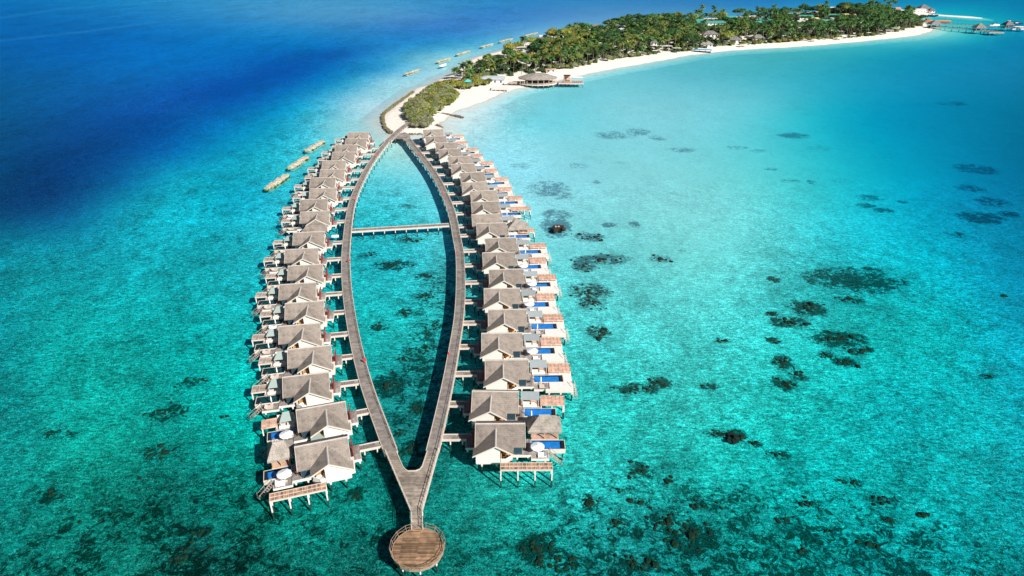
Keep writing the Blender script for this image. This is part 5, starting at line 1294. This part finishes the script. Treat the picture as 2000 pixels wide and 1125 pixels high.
for k in range(6):
    q = at(1119+k*3.4, 161, 1.5); place('lr', lambda: mk_lounger(M_red, M_brownfab), (q[0], q[1], 1.5), 1.4, 'red sun lounger lined up on the timber bar deck', 'lounger', 'red loungers on the bar deck')
for k in range(4):
    q = at(1121+k*4.5, 156.5, 1.5); place('po', mk_parasol_open, (q[0], q[1], 1.5), .4, 'small white parasol at the back of the timber bar deck', 'parasol', 'parasols on the bar deck')
t = house('beach_kiosk', (1075,141.5), 0, 7, 3.5, 2.6, .3, M_terra, M_white, 'low white kiosk with reddish flat roof between trees and beach', hipr=False, rz=.2)
q = at(914, 169, 1.5); t = empty('beach_tent', (q[0], q[1], 1.4)); b = MB(); b.add([(-2.6,-2.2,3.6),(2.6,-2.2,3.6),(2.6,2.2,3.6),(-2.6,2.2,3.6),(0,0,5.4)],[(0,1,4),(1,2,4),(2,3,4),(3,0,4),(3,2,1,0)]); b.build('canopy', simple('teal_canvas', (.08,.48,.48), .6, .05), t)
for x in (-2.4,2.4):
    for y in (-2,2): MB().box(x-.08,x+.08,y-.08,y+.08,0,3.6).build('pole', M_frame, t)
tag(t, 'small teal peaked tent among the shrubs of the spit', 'tent')
q = at(904, 180, 1.2); t = empty('beach_swing', (q[0], q[1], 1.1))
for x in (-1.6,1.6):
    for y in (-.8,.8): MB().tube((x,y,0),(x,0,2.9),.08,5).build('leg', M_frame, t)
MB().tube((-1.8,0,2.9),(1.8,0,2.9),.08,5).build('crossbar', M_frame, t); MB().box(-.8,.8,-.25,.25,.5,.58).build('seat', M_frame, t); tag(t, 'pale timber swing frame on the small beach', 'swing')
# long teal metal roofs and other buildings in the trees (roof height ~5 m, position given at the roof)
def longhouse(pxc, w, d, roofm, wallm, label, rz=.0, zr=8.0, hw=5.0):
    q = at(pxc[0], pxc[1], zr); t = empty('staff_building', (q[0], q[1], 1.5), rz); zr -= 1.5; hw = zr-1.6
    MB().box(-w/2, w/2, -d/2, d/2, -.5, hw).build('wall', wallm, t)
    MB().prism([(-d/2-.8, hw-.1), (0, zr), (d/2+.8, hw-.1), (d/2+.8, hw-.25), (0, zr-.15), (-d/2-.8, hw-.25)], lambda p: (-w/2-.6, p[0], p[1]), lambda p: (w/2+.6, p[0], p[1])).build('roof', roofm, t)
    for i in range(int(w/4)): x = -w/2+2+i*4; MB().box(x-.7, x+.7, -d/2-.05, -d/2-.005, hw-2.2, hw-1.0).build('window', M_glass, t)
    tag(t, label, 'building'); return t
for pxc, w, d, rm, wm, lab, rz in (((1386,40),34,11,M_greenmetal,M_white,'long teal metal roof with a bend, beyond the taller forest palms',-.10),((1425,31),12,8,M_greenmetal,M_white,'small teal roof behind a bright green tree',0),
      ((1362,37),12,9,M_greenmetal,M_white,'short teal roof beside two lone tall palms',0),((1495,35),14,12,M_greenmetal,M_white,'teal roof with the end hidden by an olive tree',-.1),((1478,41),10,6,M_greenmetal,M_white,'narrow teal roof low in the trees behind the beach houses',0),
      ((1574,29),16,8,M_greenmetal,M_white,'teal roof left of the cream gable'.replace('left of','next to'),0),((1590,34),9,8,M_yellow,M_yellow,'cream gabled building in the forest clearing',.2),((1557,40),18,5,M_white,M_white,'long low white roof in the forest clearing',0),
      ((1634,27),18,9,M_greenmetal,M_white,'teal roof joined to the yellow wall building',0),((1657,26.5),16,9,M_yellow,M_yellow,'yellow block standing beside a teal roof',0),((1629,13.5),9,6,M_white,M_white,'white roof on the ocean side behind dark trees',0),((1618,38),14,5,M_greenmetal,M_white,'low greyish teal roof in front of the yellow block',0),((1365,45),7,6,M_darkroof,M_white,'dark roof with a white stripe in the forest',.4),((1212,55),8,6,M_greyroof,M_white,'pale roof showing through palms on the near half of the island',.3),((1060,68),7,5,M_greyroof,M_white,'grey roof between olive trees near the last breakwater',.2),((1027,98),8,6,M_greyroof,M_greyroof,'grey roof deep among olive trees at the ocean beach',.3),((1163,47),9,6,M_darkroof,M_white,'dark roof at the ocean edge of the forest',.1)):
    longhouse(pxc, w, d, rm, wm, lab, rz)
for (x, y), w, d, lab, rm in (((1386,65),15,9,'broad grey thatched roof above the beach bar area',M_greythatch),((1432,76),13,8,'grey thatched villa beside the white terrace house',M_greythatch),((1479,73),11,7,'thatched villa with low eaves behind green shrubs',M_greythatch),((1378,85),11,8,'pale conical thatched beach restaurant by the turquoise awning',M_thatch),((1276,82),6,5,'small dark thatched hut behind the white beach canopies',M_darkroof)):
    house('beach_villa', (x, y+6), 0, w, d, 2.6, 3.0, rm, M_white, lab, 'villa')
for k, ((x, y), w, lab) in enumerate((((1283,89),9,'white flat canopy closest to the dense palms'),((1303,90),10,'white flat canopy in the middle of the beach club'),((1322,94),8,'white flat canopy closest to the leaning green tree'),((1417,80),8,'white flat canopy beside the thatched villas'),((1452,87),7,'white beach canopy before the thatched villas'),((1590,77),6,'small white canopy in the hedge behind the long beach'),((1640,73.5),6,'small white canopy among shrubs midway along the far beach'),((1665,70),6,'pale canopy among palms near the far end of the beach'),((1700,64),7,'white canopy behind bright green hedge at the far beach'),((1752,55),12,'large white canopy at the far tip of the island'),((1737,59),8,'second white canopy at the far tip of the island'))):
    q = at(x, y, 3.2); t = empty('beach_canopy', (q[0], q[1], .8)); w2 = w/2
    MB().box(-w2, w2, -2.2, 2.2, 2.5, 2.65).build('roof', M_white, t)
    for a in (-w2+.3, w2-.3):
        for c in (-1.9, 1.9): MB().box(a-.1, a+.1, c-.1, c+.1, 0, 2.5).build('post', M_frame, t)
    MB().box(-w2+.5, w2-.5, .8, 1.8, 0, .8).build('bench', M_frame, t)
    tag(t, lab, 'canopy')
q = at(1372, 99, 1.6); t = empty('water_sports_awning', (q[0], q[1], 0), -.22); MB().box(-8,8,-2.6,2.6,2.5,2.7).build('canopy', M_blue, t)
for a in (-7.5,-2.5,2.5,7.5):
    for c in (-2.2,2.2): MB().box(a-.1,a+.1,c-.1,c+.1,-1,2.5).build('post', M_navy, t)
MB().box(-7.5,7.5,-2.3,2.3,.6,.8).build('deck', M_navy, t); tag(t, 'long turquoise awning on posts at the waterline of the beach', 'awning')

# ------------------------------------------------------------------ harbour at the far end
house('harbour_hall', (1792,24.5), 0, 16, 9, 4.5, .3, M_terr, M_white, 'white walled hall at the far tip of the island', 'building', hipr=False, zc=1)
house('harbour_lodge', (1802,21.5), 0, 14, 11, 3.5, 4.6, M_darkroof, M_white, 'dark pyramid roofed lodge behind the white hall', 'building', zc=1)
house('harbour_hut', (1818,24.5), 0, 7, 6, 2.8, 3.0, M_darkroof, M_white, 'smaller dark roofed hut beside the pyramid roofed lodge', 'building', zc=1)
q = at(1753, 17.5, 4); t = empty('red_roof_hut', (q[0], q[1], 1.5)); MB().box(-3,3,-2.5,2.5,0,3).build('wall', M_white, t); b = MB(); b.prism([(-3,3),(0,4.6),(3,3)], lambda p: (-3.5,p[0],p[1]), lambda p: (3.5,p[0],p[1])); b.build('roof', simple('salmon_roof', (.62,.22,.18), .7, .1), t); tag(t, 'small salmon red roof showing above the far trees', 'building')
def jetty(p, q, w, label, z=1.8):
    a = Vector((*at(*p, z), 0)); c = Vector((*at(*q, z), 0)); t = empty('jetty', tuple(a)); d = c-a; L = d.length; u = d/L; nn = Vector((-u.y, u.x, 0))
    b = MB(); b.bar(Vector((0,0,z)), d+Vector((0,0,z)), w, .3); b.build('deck', M_deck, t)
    b = MB()
    for s in (-1, 1): b.bar(nn*s*(w/2)+Vector((0,0,z+1.0)), d+nn*s*(w/2)+Vector((0,0,z+1.0)), .12, .12)
    k = 0
    while k < L:
        for s in (-1, 1): q_ = u*k+nn*s*w/2; b.box(q_.x-.08, q_.x+.08, q_.y-.08, q_.y+.08, z, z+1)
        k += 4
    b.build('railing', M_darkwood, t)
    k = 2; cnt = 0
    while k < L and cnt < 96:
        for s in (-1, 1): link('pile', PILE, t, tuple(u*k+nn*s*(w/2-.2))); cnt += 1
        k += 7
    tag(t, label, 'jetty', None); return t
jetty((1815,51.5), (1938,61), 3.2, 'nearer jetty with a thatched pavilion, reaching out from the far tip')
jetty((1832,45), (2010,56.5), 3.4, 'farther jetty with boats moored at its outer end')
def jetty_hut(pxc, w, d, z, label, rm=M_darkroof):
    q = at(pxc[0], pxc[1], z); t = empty('jetty_pavilion', (q[0], q[1], 0)); MB().box(-w/2, w/2, -d/2, d/2, z-.3, z+.02).build('deck', M_deck, t)
    for x in (-w/2+.6, w/2-.6):
        for y in (-d/2+.6, d/2-.6): MB().box(x-.15,x+.15,y-.15,y+.15,z,z+3).build('post', M_frame, t); MB().box(x-.16,x+.16,y-.16,y+.16,-2.4,z-.3).build('pile', M_pile, t)
    b = MB(); hip(b, -w/2-.6, w/2+.6, -d/2-.6, d/2+.6, z+3, -.2, .2, 0, z+7.5, .2, 2, .3); b.build('roof', rm, t); MB().box(-w/2+1,w/2-1,d/2-1.2,d/2-1,z,z+1).build('bench', M_frame, t); tag(t, label, 'pavilion', 'pavilions on the jetties'); return t
jetty_hut((1824,52), 12, 9, 1.9, 'grey thatched pavilion where the nearer jetty leaves the beach', M_greythatch)
jetty_hut((1911,59), 11, 8, 1.9, 'grey thatched pavilion over the water on the nearer jetty', M_greythatch)
jetty_hut((1967,53.5), 9, 8, 1.9, 'dark peaked pavilion on the farther jetty')
posted_deck('jetty_platform', (1941,62), 15, 12, 1.6, M_brownfab, 'dark landing platform at the end of the nearer jetty', -.08, False, 4)
q = at(1831, 41.7, .5); t = empty('rusty_barge', (q[0], q[1], 0), -.06); MB().slab([(-16,-3),(13,-3),(16,0),(13,3),(-16,3)], -.5, 1.5).build('hull', M_orangehull, t); MB().slab([(-15,-2.6),(12.6,-2.6),(15,0),(12.6,2.6),(-15,2.6)], 1.502, 1.6).build('deck', M_terra, t); MB().box(-14,-10,-1.8,1.8,1.6,3.6).build('cabin', M_brownfab, t); MB().tube((8,0,1.6),(8,0,6),.12).build('mast', M_darkwood, t); tag(t, 'long rust red barge beside the beach at the far tip', 'barge')
for (x, y), L, hm, tm, lab, rz in (((1942,49),13,M_fabric,M_navy,'white boat with dark curved canopy near the farther jetty',.1),((1985,46),15,M_navy,M_navy,'dark work boat beyond the farther jetty',0),((1992,56),20,M_fabric,M_fabric,'large white boat moored at the end of the farther jetty',.05),((1823,30),13,M_navy,M_navy,'low dark boat beside the sand spit',0),((1970,44),7,M_navy,M_fabric,'small dark boat beside the work boat',.3)):
    q = at(x, y, 1.0); t = mk_boat('harbour_boat', L, L*.30, 1.5, hm, tm); t.location = (q[0], q[1], .1); t.rotation_euler = (0,0,rz)
    MB().box(-L*.15, L*.08, -L*.09, L*.09, .9, 2.6).build('cabin', M_white, t); tag(t, lab, 'boat', None)
# coral block that breaks the surface
q = at(1088, 443, 0); t = empty('coral_boulder', (q[0], q[1], 0)); b = MB(); r_ = random.Random(3)
for _ in range(26):
    p = Vector((r_.gauss(0,1.5), r_.gauss(0,1.2), r_.uniform(-1.6,.05))); rad = r_.uniform(.5,1.1)
    vs = [p + Vector((sx*rad*r_.uniform(.5,1), sy*rad*r_.uniform(.5,1), sz*rad*.7*r_.uniform(.5,1))) for sx, sy, sz in ((-1,-1,-1),(1,-1,-1),(1,1,-1),(-1,1,-1),(-1,-1,1),(1,-1,1),(1,1,1),(-1,1,1))]
    b.add(vs, [(3,2,1,0),(4,5,6,7),(0,1,5,4),(1,2,6,5),(2,3,7,6),(3,0,4,7)])
b.build('boulder', M_darkwood, t, fix=False); b = MB()
for dx in (-.5, .6): b.box(dx-.35, dx+.35, -.3, .3, -.1, .35)
b.build('pale_top', M_rock, t); tag(t, 'dark coral boulder breaking the surface beside the lagoon row', 'coral boulder')
q = at(1435, 853, -1); t = empty('submerged_coral', (q[0], q[1], -1.2)); b = MB(); r_ = random.Random(8)
for _ in range(22):
    p = Vector((r_.gauss(0,.9), r_.gauss(0,.7), r_.uniform(-1,.5))); rad = r_.uniform(.35,.8)
    vs = [p + Vector((sx*rad*r_.uniform(.5,1), sy*rad*r_.uniform(.5,1), sz*rad*.7*r_.uniform(.5,1))) for sx, sy, sz in ((-1,-1,-1),(1,-1,-1),(1,1,-1),(-1,1,-1),(-1,-1,1),(1,-1,1),(1,1,1),(-1,1,1))]
    b.add(vs, [(3,2,1,0),(4,5,6,7),(0,1,5,4),(1,2,6,5),(2,3,7,6),(3,0,4,7)])
b.build('coral_body', M_darkwood, t, fix=False); tag(t, 'lone round coral head under the water of the lagoon', 'coral head')
